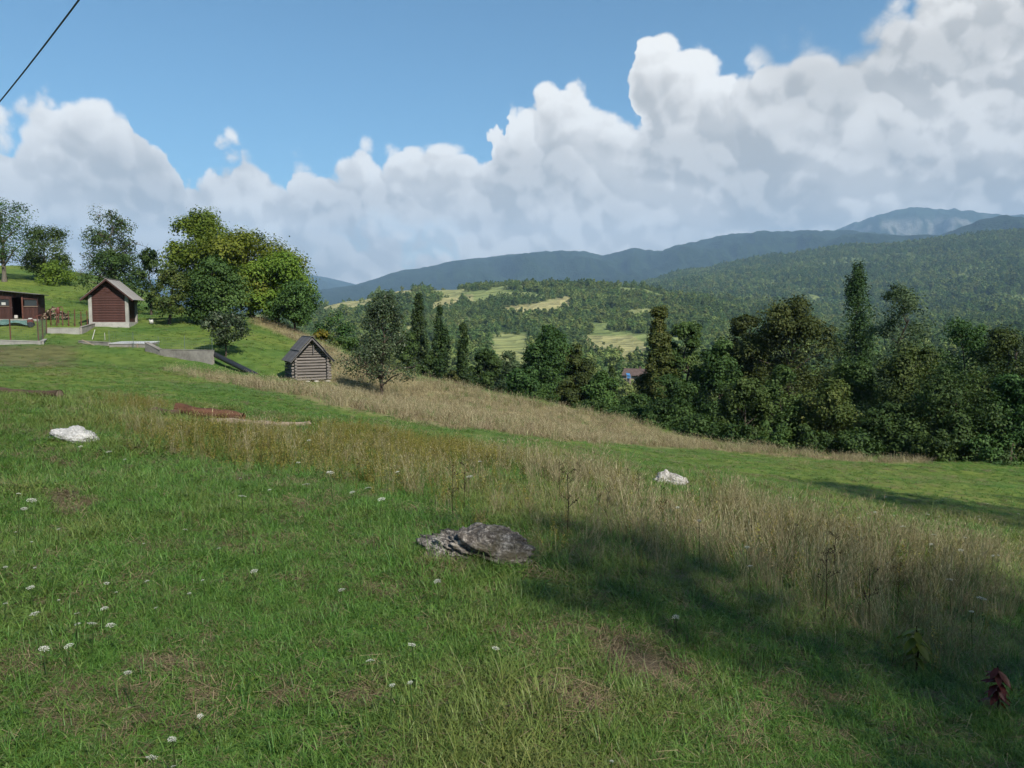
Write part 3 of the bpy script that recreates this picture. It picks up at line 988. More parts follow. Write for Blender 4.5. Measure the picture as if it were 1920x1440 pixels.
# wood along the lower edge of the meadow
EDGE = [
    ('dim shrub at the foot of the tallest poplar', 762, 622, 80, 62, 'shrub', 'green', 0.0, 16, 41),
    ('low dark shrub between the poplar stems', 806, 655, 80, 44, 'shrub', 'dark', 0.0, 12, 42),
    ('yellow green shrub between the middle and the slimmest poplar', 846, 688, 76, 34, 'shrub', 'rust', 0.0, 9, 43),
    ('dark rounded tree just past the slimmest poplar', 908, 656, 72, 68, 'dome', 'dark', 0.02, 18, 44),
    ('pale thin tree behind the dark rounded tree', 956, 655, 84, 70, 'dome', 'willow', 0.05, 16, 45),
    ('tall dark green tree standing before the valley field', 1022, 612, 66, 92, 'broad', 'dark', 0.06, 26, 46),
    ('olive topped tree beside the tall dark tree', 1076, 640, 70, 78, 'dome', 'oak', 0.06, 20, 47),
    ('brownish bush before the olive topped tree', 1078, 694, 61, 66, 'shrub', 'oak', 0.0, 16, 48),
    ('dark low bush at the meadow edge under the tall dark tree', 985, 690, 63, 80, 'shrub', 'dark', 0.0, 16, 49),
    ('green bush at the meadow edge below the far house', 1130, 700, 60, 70, 'shrub', 'green', 0.0, 16, 50),
    ('slim dark tree pointing up left of the far house', 1148, 690, 72, 36, 'poplar', 'dark', 0.0, 12, 51),
    ('low spreading bush under the orange tipped tree', 1200, 742, 57, 80, 'shrub', 'dark', 0.0, 16, 52),
    ('pointed tree with a rusty orange tip', 1237, 572, 60, 92, 'cone', 'rust', 0.03, 46, 53),
    ('blunt green tree beside the orange tipped tree', 1290, 596, 60, 86, 'dome', 'green', 0.03, 24, 54),
    ('leafy dark bush in front of the blunt green tree', 1268, 706, 53, 100, 'shrub', 'dark', 0.0, 18, 55),
    ('dark tree filling the gap before the great oak', 1352, 640, 58, 100, 'dome', 'dark', 0.03, 24, 56),
    ('narrow crowned oak leaning on the great oak', 1400, 582, 62, 90, 'dome', 'oak', 0.05, 24, 57),
    ('great brownish oak with a wide domed crown', 1480, 557, 58, 176, 'dome', 'oak', 0.05, 44, 58),
    ('fresh green bush at the meadow edge before the great oak', 1400, 712, 50, 110, 'shrub', 'green', 0.0, 22, 59),
    ('second fresh green bush below the great oak, taller and bluish', 1470, 690, 51, 104, 'shrub', 'green', 0.0, 20, 60),
    ('olive bush with yellowing leaves beside the fresh green bushes', 1560, 715, 49, 120, 'shrub', 'rust', 0.0, 22, 61),
    ('dusky tree under the double crowned poplar', 1600, 655, 56, 110, 'dome', 'dark', 0.02, 24, 62),
    ('soft silvery willow right of the double crowned poplar', 1694, 528, 66, 150, 'dome', 'willow', 0.05, 36, 63),
    ('dark wide tree in front of the silvery willow', 1716, 646, 52, 150, 'dome', 'oak', 0.02, 30, 64),
    ('deep green tree with ragged top right of the willow', 1812, 598, 56, 140, 'dome', 'dark', 0.03, 32, 65),
    ('low black green bush under the ragged tree', 1680, 760, 47, 130, 'shrub', 'dark', 0.0, 20, 66),
    ('overhanging dark tree with boughs down to the meadow', 1800, 690, 46, 170, 'dome', 'dark', 0.0, 30, 67),
    ('dark olive tree at the end of the wood', 1890, 612, 52, 150, 'dome', 'oak', 0.02, 30, 68),
    ('big dark bush closing the wood beside the overhanging tree', 1910, 700, 45, 130, 'shrub', 'dark', 0.0, 22, 69),
    ('light green tree glimpsed behind the end of the wood', 1915, 552, 78, 90, 'dome', 'willow', 0.1, 20, 70),
    ('tall dark tree just past the end of the wood', 1985, 590, 50, 130, 'dome', 'dark', 0.0, 22, 71),
]
for lab, u, vt, dep, w, kd, fo, cbv, lb, sd in EDGE:
    nm = 'bush' if kd == 'shrub' else 'wood_tree'
    tree(lab, u, vt, dep, w, kd, fo, cbv, int(lb * 1.35), 13, 44, 0.145 if dep < 58 else 0.17, sd, None, nm, 'bush' if kd == 'shrub' else 'tree', sink=0.4)

# low hazel fringe where the wood meets the mown meadow
fr = [(1010, 735, 60), (1105, 752, 57), (1165, 765, 55), (1235, 772, 52), (1310, 778, 49), (1370, 792, 47), (1452, 792, 46), (1530, 796, 46), (1620, 800, 45), (1760, 805, 44), (1850, 812, 43.5)]
for k, (u, vt, dep) in enumerate(fr):
    tree('knee high dark fringe shrub rooted where the meadow meets the wood', u, vt, dep, 84, 'shrub', 'dark' if k % 3 else 'green', 0.0, 11, 10, 26, 0.15, 80 + k, 0.03, 'fringe_shrub', 'bush',
         group='fringe shrubs along the wood', sink=0.3)

# unseen trees beside and behind the viewer, placed for their shade on the grass
for k, (x, y, h, rd) in enumerate([(13.2, -12.6, 22.5, 3.4), (17.0, -12.0, 23.5, 3.8), (21.5, -11.0, 23.5, 4.2), (27.5, -9.5, 23.0, 4.4), (16.0, -18.5, 24.0, 4.0), (23.0, -17.5, 24.0, 4.6), (22.6, 3.4, 21.5, 5.0), (28.5, 4.2, 21.5, 5.0)]):
    tree('tall unseen shade tree standing behind the viewpoint', 0, 0, 0, 0, 'dome', 'dark', 0.3, 42, 12, 26, 0.17, 120 + k, 0.25, 'shade_tree', 'tree', group='unseen shade trees behind the viewpoint', base=(x, y), H=h, rad=rd)

# ------------------------------------------------------------------ instanced growth: grass and far woods
def gn_scatter(name, pts, rot, scl, idx, protos, hue=None, **props):
    c = bpy.data.collections.new(name + '_kinds')
    for o in protos:
        c.objects.link(o)
    me = bpy.data.meshes.new(name)
    n = len(pts)
    me.vertices.add(n)
    me.vertices.foreach_set('co', np.asarray(pts, np.float32).ravel())
    for an, ty, arr in (('rot', 'FLOAT_VECTOR', rot), ('scl', 'FLOAT_VECTOR', scl)):
        a = me.attributes.new(an, ty, 'POINT')
        a.data.foreach_set('vector', np.asarray(arr, np.float32).ravel())
    a = me.attributes.new('kindex', 'INT', 'POINT')
    a.data.foreach_set('value', np.asarray(idx, np.int32))
    a = me.attributes.new('hue', 'FLOAT', 'POINT')
    a.data.foreach_set('value', np.asarray(np.zeros(n) if hue is None else hue, np.float32))
    o = link(name, me, kind='stuff', **props)
    ng = bpy.data.node_groups.new(name + '_nodes', 'GeometryNodeTree')
    ng.interface.new_socket('Geometry', in_out='INPUT', socket_type='NodeSocketGeometry')
    ng.interface.new_socket('Geometry', in_out='OUTPUT', socket_type='NodeSocketGeometry')
    N = ng.nodes
    gi, go = N.new('NodeGroupInput'), N.new('NodeGroupOutput')
    ci = N.new('GeometryNodeCollectionInfo')
    ci.inputs['Collection'].default_value = c
    ci.inputs['Separate Children'].default_value = True
    ci.inputs['Reset Children'].default_value = True
    ip = N.new('GeometryNodeInstanceOnPoints')
    ip.inputs['Pick Instance'].default_value = True

    def attr(nm, ty):
        q = N.new('GeometryNodeInputNamedAttribute')
        q.data_type = ty
        q.inputs[0].default_value = nm
        return q.outputs[0]
    e2r = N.new('FunctionNodeEulerToRotation')
    L = ng.links
    L.new(gi.outputs[0], ip.inputs['Points'])
    L.new(ci.outputs[0], ip.inputs['Instance'])
    L.new(attr('kindex', 'INT'), ip.inputs['Instance Index'])
    L.new(attr('rot', 'FLOAT_VECTOR'), e2r.inputs[0])
    L.new(e2r.outputs[0], ip.inputs['Rotation'])
    L.new(attr('scl', 'FLOAT_VECTOR'), ip.inputs['Scale'])
    L.new(ip.outputs[0], go.inputs[0])
    md = o.modifiers.new('growth', 'NODES')
    md.node_group = ng
    return o


def proto(name, V, tint, mat):
    return bpy.data.objects.new(name, new_mesh_quads(name, V, tint, mat))


def blades(seed, n, h0, h1, spread, w, bend, segs=3, tint=(0, 1), head=0.0, lean=None, headw=0.012):
    g = np.random.default_rng(seed)
    a = g.uniform(0, 2 * np.pi, n)
    rr = spread * np.sqrt(g.uniform(0, 1, n))
    base = np.stack([np.cos(a) * rr, np.sin(a) * rr, np.zeros(n) - 0.01], 1)
    h = g.uniform(h0, h1, n)
    la = g.uniform(0, 2 * np.pi, n) if lean is None else lean + g.normal(0, 0.7, n)
    bd = bend * g.uniform(0.3, 1.5, n)
    side = np.stack([-np.sin(la + g.normal(0, .8, n)), np.cos(la), np.zeros(n)], 1)
    side = unit(side)
    ld = np.stack([np.cos(la), np.sin(la), np.zeros(n)], 1)
    ww = w * g.uniform(0.6, 1.4, n)
    rows = []
    ts = np.linspace(0, 1, segs + 1)
    for t in ts:
        c = base + ld * (h * bd * t ** 2)[:, None] + np.array([0, 0, 1.0]) * (h * (t - 0.45 * np.minimum(bd, 1.3) * t ** 2.2))[:, None]
        k = ww * (1 - t ** 1.7) * 0.5 + 0.0006
        rows.append((c - side * k[:, None], c + side * k[:, None]))
    V = []
    for i in range(segs):
        V.append(np.stack([rows[i][0], rows[i][1], rows[i + 1][1], rows[i + 1][0]], 1))
    V = np.stack(V, 1).reshape(-1, 3)
    bt = g.uniform(tint[0], tint[1], n)
    T = np.repeat(bt, segs * 4)
    if head > 0:
        tip = (rows[-1][0] + rows[-1][1]) * 0.5
        d = unit(tip - (rows[-2][0] + rows[-2][1]) * 0.5)
        L = head * g.uniform(0.6, 1.3, n)[:, None]
        for s in (side, unit(np.cross(d, side))):
            q = np.stack([tip - d * L * 0.6, tip + s * headw * 0.5 , tip + d * L * 0.5, tip - s * headw * 0.5], 1).reshape(-1, 3)
            V = np.concatenate([V, q])
            T = np.concatenate([T, np.repeat(np.clip(bt + 0.25, 0, 1), 4)])
    return V, T


def herb(seed, h, n_leaf, leaf, tint=(0.2, 0.9), flower=0.0):
    """upright stem with small leaves"""
    g = np.random.default_rng(seed)
    V, T = blades(seed, 3, h * 0.8, h, 0.03, 0.008, 0.15, 3, (0.1, 0.4))
    t = g.uniform(0.15, 1.0, n_leaf)
    a = g.uniform(0, 6.28, n_leaf)
    c = np.stack([np.cos(a) * leaf * 0.8, np.sin(a) * leaf * 0.8, t * h * 0.95], 1) + g.normal(0, 0.02, (n_leaf, 3))
    nr = unit(np.stack([np.cos(a) * 0.5, np.sin(a) * 0.5, np.full(n_leaf, 0.9)], 1) + g.normal(0, 0.3, (n_leaf, 3)))
    q = leaf_quads(c, nr, np.full(n_leaf, leaf) * (1.2 - 0.6 * t), g, 0.4)
    return np.concatenate([V, q]), np.concatenate([T, np.repeat(g.uniform(tint[0], tint[1], n_leaf), 4)])


def rosette(seed, n, L, aspect=0.35):
    g = np.random.default_rng(seed)
    a = np.arange(n) * 2.4 + g.uniform(-.3, .3, n)
    d = np.stack([np.cos(a), np.sin(a), g.uniform(0.25, 0.9, n)], 1)
    d = unit(d)
    s = np.stack([-np.sin(a), np.cos(a), 0 * a], 1)
    l = (L * g.uniform(0.6, 1.2, n))[:, None]
    p1, p2 = d * l * 0.45, d * l - np.array([0, 0, 1]) * l * 0.25
    V1 = np.stack([p1 * 0.1, p1 - s * l * aspect * 0.5, p1 * 1.1, p1 + s * l * aspect * 0.5], 1)
    V2 = np.stack([p1 * 1.1, p1 - s * l * aspect * 0.5, p2, p1 + s * l * aspect * 0.5], 1)
    V = np.concatenate([V1, V2]).reshape(-1, 3)
    t = g.uniform(0.3, 1, n)
    return V, np.concatenate([np.repeat(t, 4), np.repeat(t, 4)])


def thatch(seed, n, L, spread, w=0.004):
    g = np.random.default_rng(seed)
    a = g.uniform(0, 6.28, n)
    c = np.stack([g.normal(0, spread, n), g.normal(0, spread, n), g.uniform(0.008, 0.05, n)], 1)
    d = unit(np.stack([np.cos(a), np.sin(a), g.normal(0, 0.22, n)], 1)) * (L * g.uniform(0.4, 1.2, n))[:, None] * 0.5
    s = np.stack([-np.sin(a), np.cos(a), 0 * a], 1) * w * 0.5
    V = np.stack([c - d - s, c - d + s, c + d + s, c + d - s], 1).reshape(-1, 3)
    return V, np.repeat(g.uniform(0, 1, n), 4)


MG = foliage('grass_blades', (0.036, 0.090, 0.016), (0.082, 0.176, 0.028), (0.148, 0.250, 0.052), 0.35, 0.5, 0.3, dry=(0.22, 0.21, 0.07))
MH = foliage('herb_leaves', (0.065, 0.085, 0.020), (0.165, 0.155, 0.030), (0.30, 0.235, 0.060), 0.35, 0.5, 0.3, dry=(0.22, 0.19, 0.05))
MB = foliage('broad_leaves', (0.030, 0.075, 0.014), (0.065, 0.130, 0.022), (0.120, 0.190, 0.035), 0.35, 0.45, 0.35, dry=(0.15, 0.17, 0.04))
MD = foliage('dry_stalks', (0.16, 0.13, 0.072), (0.28, 0.24, 0.145), (0.42, 0.375, 0.245), 0.35, 0.6, 0.2, dry=(0.15, 0.155, 0.055))
MT = foliage('straw', (0.09, 0.065, 0.038), (0.19, 0.145, 0.085), (0.30, 0.24, 0.145), 0.2, 0.7, 0.15, dry=(0.2, 0.16, 0.09))


def sector(r0, r1, dens, seed, lim=R(42)):
    g = np.random.default_rng(seed)
    n = int(dens * lim * (r1 * r1 - r0 * r0))
    r = np.sqrt(g.uniform(r0 * r0, r1 * r1, n))
    a = g.uniform(-lim, lim, n)
    return np.sin(a) * r, np.cos(a) * r, g


LAWN = [proto('g%02d' % i, *q) for i, q in enumerate([
    (*blades(1, 24, 0.04, 0.11, 0.055, 0.0034, 0.8), MG), (*blades(2, 26, 0.03, 0.085, 0.065, 0.0034, 1.0), MG), (*blades(3, 16, 0.06, 0.15, 0.050, 0.0036, 0.9), MG),
    (*blades(4, 20, 0.05, 0.12, 0.060, 0.0046, 1.2), MG), (*rosette(5, 6, 0.075), MB), (*rosette(6, 12, 0.030, 0.8), MB), (*thatch(7, 30, 0.12, 0.06, 0.0026), MT), (*blades(8, 8, 0.12, 0.26, 0.04, 0.0034, 0.8, 4), MG)])]
px, py, pz, ph, pi, ps = [], [], [], [], [], []
for r0, r1, dn, sc, sd in ((1.6, 4.5, 1900, 0.70, 1), (4.5, 8, 1150, 0.80, 2), (8, 14, 420, 1.08, 3), (14, 26, 62, 1.7, 4), (26, 50, 13, 2.6, 5), (50, 100, 2.6, 4.2, 6)):
    x, y, g = sector(r0, r1, dn, sd)
    tall, tan, earth = zones(x, y)
    field = sm(np.hypot(x, y), 15, 26) * (1 - tall)
    keep = g.uniform(0, 1, len(x)) < (1 - 0.86 * earth) * (1 - 0.75 * tan) * (1 - 0.35 * tall)
    x, y, tall, tan, earth, field = (q[keep] for q in (x, y, tall, tan, earth, field))
    n = len(x)
    nz = fbm(x * 0.8 + 5, y * 0.8, 4, 91)
    nz2 = fbm(x * 2.3 + 5, y * 2.3 + 8, 3, 95)
    kk = g.choice(8, n, p=[.22, .22, .14, .13, .06, .13, .07, .03])
    kk = np.where((earth > 0.3) & (g.uniform(0, 1, n) < 0.6), 6, kk)
    kk = np.where((nz2 > 0.64) & (g.uniform(0, 1, n) < 0.22), 6, kk)
    nz3 = fbm(x * 1.1 + 31, y * 1.1 + 8, 3, 97)
    kk = np.where((nz3 > 0.56) & (g.uniform(0, 1, n) < 0.45), g.choice([4, 5, 5], n), kk)
    kk = np.where((field > 0.5) & (kk >= 4) & (kk != 6), 1, kk)
    s = sc * g.uniform(0.7, 1.3, n) * (0.48 + 1.08 * nz) * (1 - 0.35 * field)
    hz = s * (1 - 0.45 * field) * np.where(kk == 6, 0.8, 1.0)
    px.append(x); py.append(y); ph.append(np.clip((nz - 0.5) * 1.5 + 0.02 + (fbm(x * 0.13 + 2, y * 0.13, 3, 99) - 0.5) * 1.1 + g.normal(0, 0.12, n) + 0.25 * tall, 0, 1)); pi.append(kk)
    ps.append(np.stack([s, s, hz], 1))
x, y = np.concatenate(px), np.concatenate(py)
n = len(x)
g = np.random.default_rng(5)
gn_scatter('meadow_grass', np.stack([x, y, ground(x, y)], 1), np.stack([g.normal(0, .12, n), g.normal(0, .12, n), g.uniform(0, 6.28, n)], 1), np.concatenate(ps), np.concatenate(pi), LAWN, np.concatenate(ph),
           label='short green meadow grass with clover and plantain', category='grass')

EXCL = [gpoly(q) for q in ([(285, 770), (300, 812), (600, 822), (600, 795), (470, 775)], [(1205, 900), (1190, 945), (1330, 965), (1310, 905)], [(790, 1000), (800, 1070), (1010, 1080), (1000, 1010)])]
TALLP = [proto('t%02d' % i, *q) for i, q in enumerate([
    (*blades(11, 24, 0.28, 0.62, 0.12, 0.0032, 0.22, 4, head=0.06, headw=0.008), MD), (*blades(12, 20, 0.32, 0.70, 0.12, 0.0030, 0.28, 4, head=0.08, headw=0.009), MD),
    (*blades(13, 26, 0.18, 0.46, 0.12, 0.0034, 0.45, 4), MD), (*blades(14, 26, 0.18, 0.44, 0.11, 0.0042, 0.6, 4), MG),
    (*herb(15, 0.42, 46, 0.045), MH), (*herb(16, 0.52, 60, 0.04), MH), (*blades(17, 22, 0.22, 0.45, 0.12, 0.0032, 0.4, 4, head=0.05, headw=0.008), MT)])]
px, py, ph, pi, ps = [], [], [], [], []
for r0, r1, dn, sc, sd in ((2.0, 7, 170, 0.80, 21), (7, 13, 150, 0.88, 22), (13, 24, 90, 0.98, 23), (24, 40, 16, 1.1, 24)):
    x, y, g = sector(r0, r1, dn, sd)
    tall, tan, earth = zones(x, y)
    nz = fbm(x * 0.45 + 15, y * 0.45, 4, 191)
    lf = sm(-np.arctan2(x, y), R(-6), R(6))
    keep = g.uniform(0, 1, len(x)) < np.clip(tall * 1.15 - 0.1, 0, 1) * np.clip((nz - 0.30) * 2.6 + 0.5 * lf, 0.34, 1) * (0.55 + 0.45 * lf)
    for e in EXCL:
        keep &= sdist(e, x, y) < 0
    x, y, tall, nz = x[keep], y[keep], tall[keep], nz[keep]
    n = len(x)
    az = np.arctan2(x, y)
    left = sm(-az, R(-6), R(6))                       # herb rich growth on the left, seeding grasses on the right
    pr = g.uniform(0, 1, n)
    kk = np.where(pr < 0.24, 0, np.where(pr < 0.40, 1, np.where(pr < 0.56, 2, np.where(pr < 0.84, 3, 6))))
    hb = g.uniform(0, 1, n) < (0.10 + 0.68 * left) * (0.55 + nz)
    kk = np.where(hb, g.choice([4, 5, 4, 5, 3], n), kk)
    s = sc * g.uniform(0.75, 1.25, n) * (0.60 + 0.5 * nz) * (0.55 + 0.45 * tall)
    s = s * (0.90 - 0.16 * left) * (0.7 + 0.6 * fbm(x * 1.3, y * 1.3, 3, 44))
    px.append(x); py.append(y); pi.append(kk); ps.append(np.stack([s, s, s], 1))
    ph.append(np.clip((fbm(x * 0.7, y * 0.7, 3, 33) - 0.45) * 1.5 + g.normal(0, 0.15, n), 0, 1))
x, y = np.concatenate(px), np.concatenate(py)
n = len(x)
g = np.random.default_rng(6)
gn_scatter('tall_dry_grass', np.stack([x, y, ground(x, y)], 1), np.stack([g.normal(0, .22, n), g.normal(0, .22, n), g.uniform(0, 6.28, n)], 1), np.concatenate(ps), np.concatenate(pi), TALLP, np.concatenate(ph),
           label='tall seeding dry grass and yellowing herbs', category='grass')

# tan meadow beyond the mown strip
px, py, ps, pi = [], [], [], []
for r0, r1, dn, sd in ((24, 50, 7.0, 31), (50, 95, 4.5, 32)):
    x, y, g = sector(r0, r1, dn, sd)
    tall, tan, earth = zones(x, y)
    nz = fbm(x * 0.2 + 15, y * 0.2, 4, 291)
    keep = g.uniform(0, 1, len(x)) < tan * (0.45 + nz)
    x, y, nz = x[keep], y[keep], nz[keep]
    n = len(x)
    s = g.uniform(0.8, 1.3, n) * (0.55 + 0.5 * nz) * (1.0 if r0 < 50 else 1.25)
    px.append(x); py.append(y); ps.append(np.stack([s * 2.2, s * 2.2, s], 1)); pi.append(g.choice([0, 2, 2, 6, 3], n, p=[.25, .25, .2, .22, .08]))
x, y = np.concatenate(px), np.concatenate(py)
n = len(x)
gn_scatter('tan_meadow_grass', np.stack([x, y, ground(x, y)], 1), np.stack([g.normal(0, .1, n), g.normal(0, .1, n), g.uniform(0, 6.28, n)], 1), np.concatenate(ps), np.concatenate(pi),
           [o.copy() for o in TALLP], None, label='sunburnt tan meadow beyond the mown strip', category='grass')

# woods of the valley, the hill and the far slope
FWM = [foliage('far_wood_green', (0.055, 0.095, 0.030), (0.105, 0.160, 0.046), (0.165, 0.22, 0.07), 0.2, 0.7, 0.1),
       foliage('far_wood_dark', (0.042, 0.078, 0.028), (0.080, 0.130, 0.044), (0.125, 0.18, 0.064), 0.2, 0.7, 0.1),
       foliage('far_wood_pale', (0.09, 0.125, 0.036), (0.155, 0.20, 0.058), (0.22, 0.26, 0.085), 0.2, 0.7, 0.1)]


def far_proto(i, mi, H, rad, kind, leaf, lobes=14, clumps=7, leaves=8):
    V, T, *_ = crown_arrays(300 + i, H, rad, kind, 0.06, lobes, clumps, leaves, leaf, 0.4)
    return V, T, FWM[mi]


FARP = [far_proto(0, 0, 10, 4.6, 'dome', 1.0), far_proto(1, 1, 12, 4.4, 'dome', 1.0), far_proto(2, 2, 9, 4.8, 'dome', 1.0), far_proto(3, 1, 13, 3.0, 'cone', 0.9), far_proto(4, 0, 7, 4.0, 'shrub', 0.9), far_proto(5, 2, 11, 3.6, 'dome', 1.0)]


def wood(name, label, r0, r1, dens, a0, a1, seed, size, thresh=0.0, fields=True):
    g = np.random.default_rng(seed)
    n = int(dens * (a1 - a0) * (r1 * r1 - r0 * r0) / 2)
    r = np.sqrt(g.uniform(r0 * r0, r1 * r1, n))
    a = g.uniform(a0, a1, n)
    x, y = np.sin(a) * r, np.cos(a) * r
    keep = np.ones(n, bool)
    for p in FIELDS:
        keep &= (sdist(p, x, y) < 4) | (g.uniform(0, 1, n) < 0.012)
    nz = fbm(x / 170 + 3, y / 170, 4, 61)
    keep &= clearing(x, y) < g.uniform(0.2, 1.0, n)
    keep &= (nz < 0.64) | (g.uniform(0, 1, n) < 0.45) if r0 > 1200 else keep
    x, y, nz = x[keep], y[keep], nz[keep]
    n = len(x)
    nk = fbm(x / 60, y / 60, 3, 67)
    kk = np.where(nk < 0.36, g.choice([1, 3, 1, 0], n), np.where(nk < 0.53, g.choice([0, 1, 5, 4], n), g.choice([2, 5, 0, 4], n)))
    s = size * g.uniform(0.5, 1.35, n) * (0.75 + 0.6 * fbm(x / 35 + 4, y / 35, 2, 83))
    gn_scatter(name, np.stack([x, y, ground(x, y) - 0.6], 1), np.stack([0 * x, 0 * x, g.uniform(0, 6.28, n)], 1), np.stack([s, s, s * g.uniform(.85, 1.15, n)], 1), kk,
               [proto('%s%02d' % (name[0], i), *q) for i, q in enumerate(FARP)], None, label=label, category='wood')


AZ = lambda u: azel(u, 600)[0]
wood('valley_wood', 'scrub and trees on the valley floor behind the meadow', 118, 360, 1 / 36, AZ(590), AZ(2050), 1, 0.44)
wood('hill_wood', 'mixed wood covering the rounded hill across the valley', 360, 1330, 1 / 36, AZ(540), AZ(2050), 2, 0.72)
wood('slope_wood', 'wood covering the long far slope under the mountains', 1330, 3250, 1 / 105, AZ(1080), AZ(2050), 3, 1.15)

# ------------------------------------------------------------------ buildings
def poly_obj(name, pts, thick, axis, mat, parent, **props):
    """flat outline (list of 3d points) given a thickness along axis"""
    bm = bmesh.new()
    a = [bm.verts.new(Vector(p)) for p in pts]
    b = [bm.verts.new(Vector(p) + Vector(axis) * thick) for p in pts]
    bm.faces.new(a)
    bm.faces.new(b[::-1])
    for i in range(len(pts)):
        j = (i + 1) % len(pts)
        bm.faces.new((a[i], b[i], b[j], a[j]))
    return bm_obj(name, bm, mat, parent, **props)


def shared_box(name, size, mat, bevel=0.0):
    bm = bmesh.new()
    bm_box(bm, Vector((0, 0, 0)), size, None, bevel)
    me = bpy.data.meshes.new(name)
    bm.to_mesh(me)
    bm.free()
    me.materials.append(mat)
    return me


def red_shed():
    p = at(214, 604, 62.0)
    root = empty('garden_shed', (p.x, p.y, p.z), R(12), label='small shed with red board wall, pale concrete corner pillars and grey gable roof', category='shed')
    w, d, hw, rise = 2.85, 2.7, 2.08, 1.22
    box('plinth', (0, 0, -0.62), (w + 0.04, d + 0.04, 1.24), M['concrete'], root, bevel=0.01)
    for sx in (-1, 1):
        for sy in (-1, 1):
            box('pillar', (sx * (w / 2 - 0.11), sy * (d / 2 - 0.11), hw / 2), (0.24, 0.24, hw), M['concrete'], root, bevel=0.008)
    nb = 16
    bh = hw / nb
    me = shared_box('red_board', (w - 0.46, 0.026, bh * 0.74), M['red_board'], 0.004)
    g = random.Random(5)
    for k in range(nb):
        link('board', me, root, (g.uniform(-.006, .006), -d / 2 + 0.075 + g.uniform(-.006, .006), bh * (k + 0.5)), (R(-16), 0, g.uniform(-.003, .003)))
    box('backing', (0, -d / 2 + 0.125, hw / 2), (w - 0.44, 0.02, hw), M['dark_board'], root)
    # gable boards
    y0 = -d / 2 + 0.07
    ng = 8
    for k in range(ng):
        za, zb = rise * k / ng + 0.005, rise * (k + 1) / ng - 0.006
        xa, xb = (w / 2) * (1 - za / rise), (w / 2) * (1 - zb / rise)
        poly_obj('gable_board', [(-xa, y0, hw + za), (xa, y0, hw + za), (xb, y0, hw + zb), (-xb, y0, hw + zb)], 0.03, (0, 1, 0), M['red_board'] if k == 0 else M['dark_board'], root)
    box('gable_vent', (0, y0 - 0.016, hw + 0.42), (0.34, 0.03, 0.34), M['dark_board'], root)
    box('lintel_beam', (0, -d / 2 + 0.12, hw + 0.0), (w, 0.1, 0.1), M['dark_board'], root)
    # side and rear walls set back between the pillars
    for sx in (-1, 1):
        box('side_wall', (sx * (w / 2 - 0.16), 0, hw / 2), (0.03, d - 0.46, hw), M['dark_board'], root)
    box('rear_wall', (0, d / 2 - 0.12, hw / 2), (w - 0.46, 0.03, hw), M['dark_board'], root)
    poly_obj('rear_gable', [(-w / 2, d / 2 - 0.1, hw), (w / 2, d / 2 - 0.1, hw), (0, d / 2 - 0.1, hw + rise)], 0.03, (0, 1, 0), M['dark_board'], root)
    # roof: three sheets on each slope, ridge cap, verge boards
    ov, ey = 0.62, 0.42
    sl = math.hypot(w / 2, rise)
    an = math.atan2(rise, w / 2)
    L = sl + ov
    for sx in (-1, 1):
        cx = sx * (w / 2 + ov * math.cos(an)) / 2
        cz = hw + rise + 0.06 - L / 2 * math.sin(an)
        for k in range(4):
            ly = (d + 2 * ey) / 4
            bm = bmesh.new()
            n = 12
            vs_ = []
            for i in range(n + 1):
                yy = -ly / 2 - 0.02 + (ly + 0.04) * i / n
                zz = 0.014 * math.sin(i * math.pi * 0.9) + 0.004 * k
                vs_.append([bm.verts.new((-L / 2, yy, zz)), bm.verts.new((L / 2, yy, zz)), bm.verts.new((L / 2, yy, zz + 0.02)), bm.verts.new((-L / 2, yy, zz + 0.02))])
            for i in range(n):
                for q in range(4):
                    bm.faces.new((vs_[i][q], vs_[i][(q + 1) % 4], vs_[i + 1][(q + 1) % 4], vs_[i + 1][q]))
            bm.faces.new(vs_[0])
            bm.faces.new(vs_[-1][::-1])
            bm_obj('roof_sheet', bm, M['roof_sheet'], root, (cx, -d / 2 - ey + ly * (k + 0.5), cz), (0, sx * an, 0))
        box('verge_board', (cx, -d / 2 - ey + 0.02, cz - 0.07), (L, 0.03, 0.11), M['dark_board'], root, rot=Euler((0, sx * an, 0)))
    box('ridge_cap', (0, 0, hw + rise + 0.09), (0.2, d + 2 * ey + 0.02, 0.03), M['roof_sheet'], root)


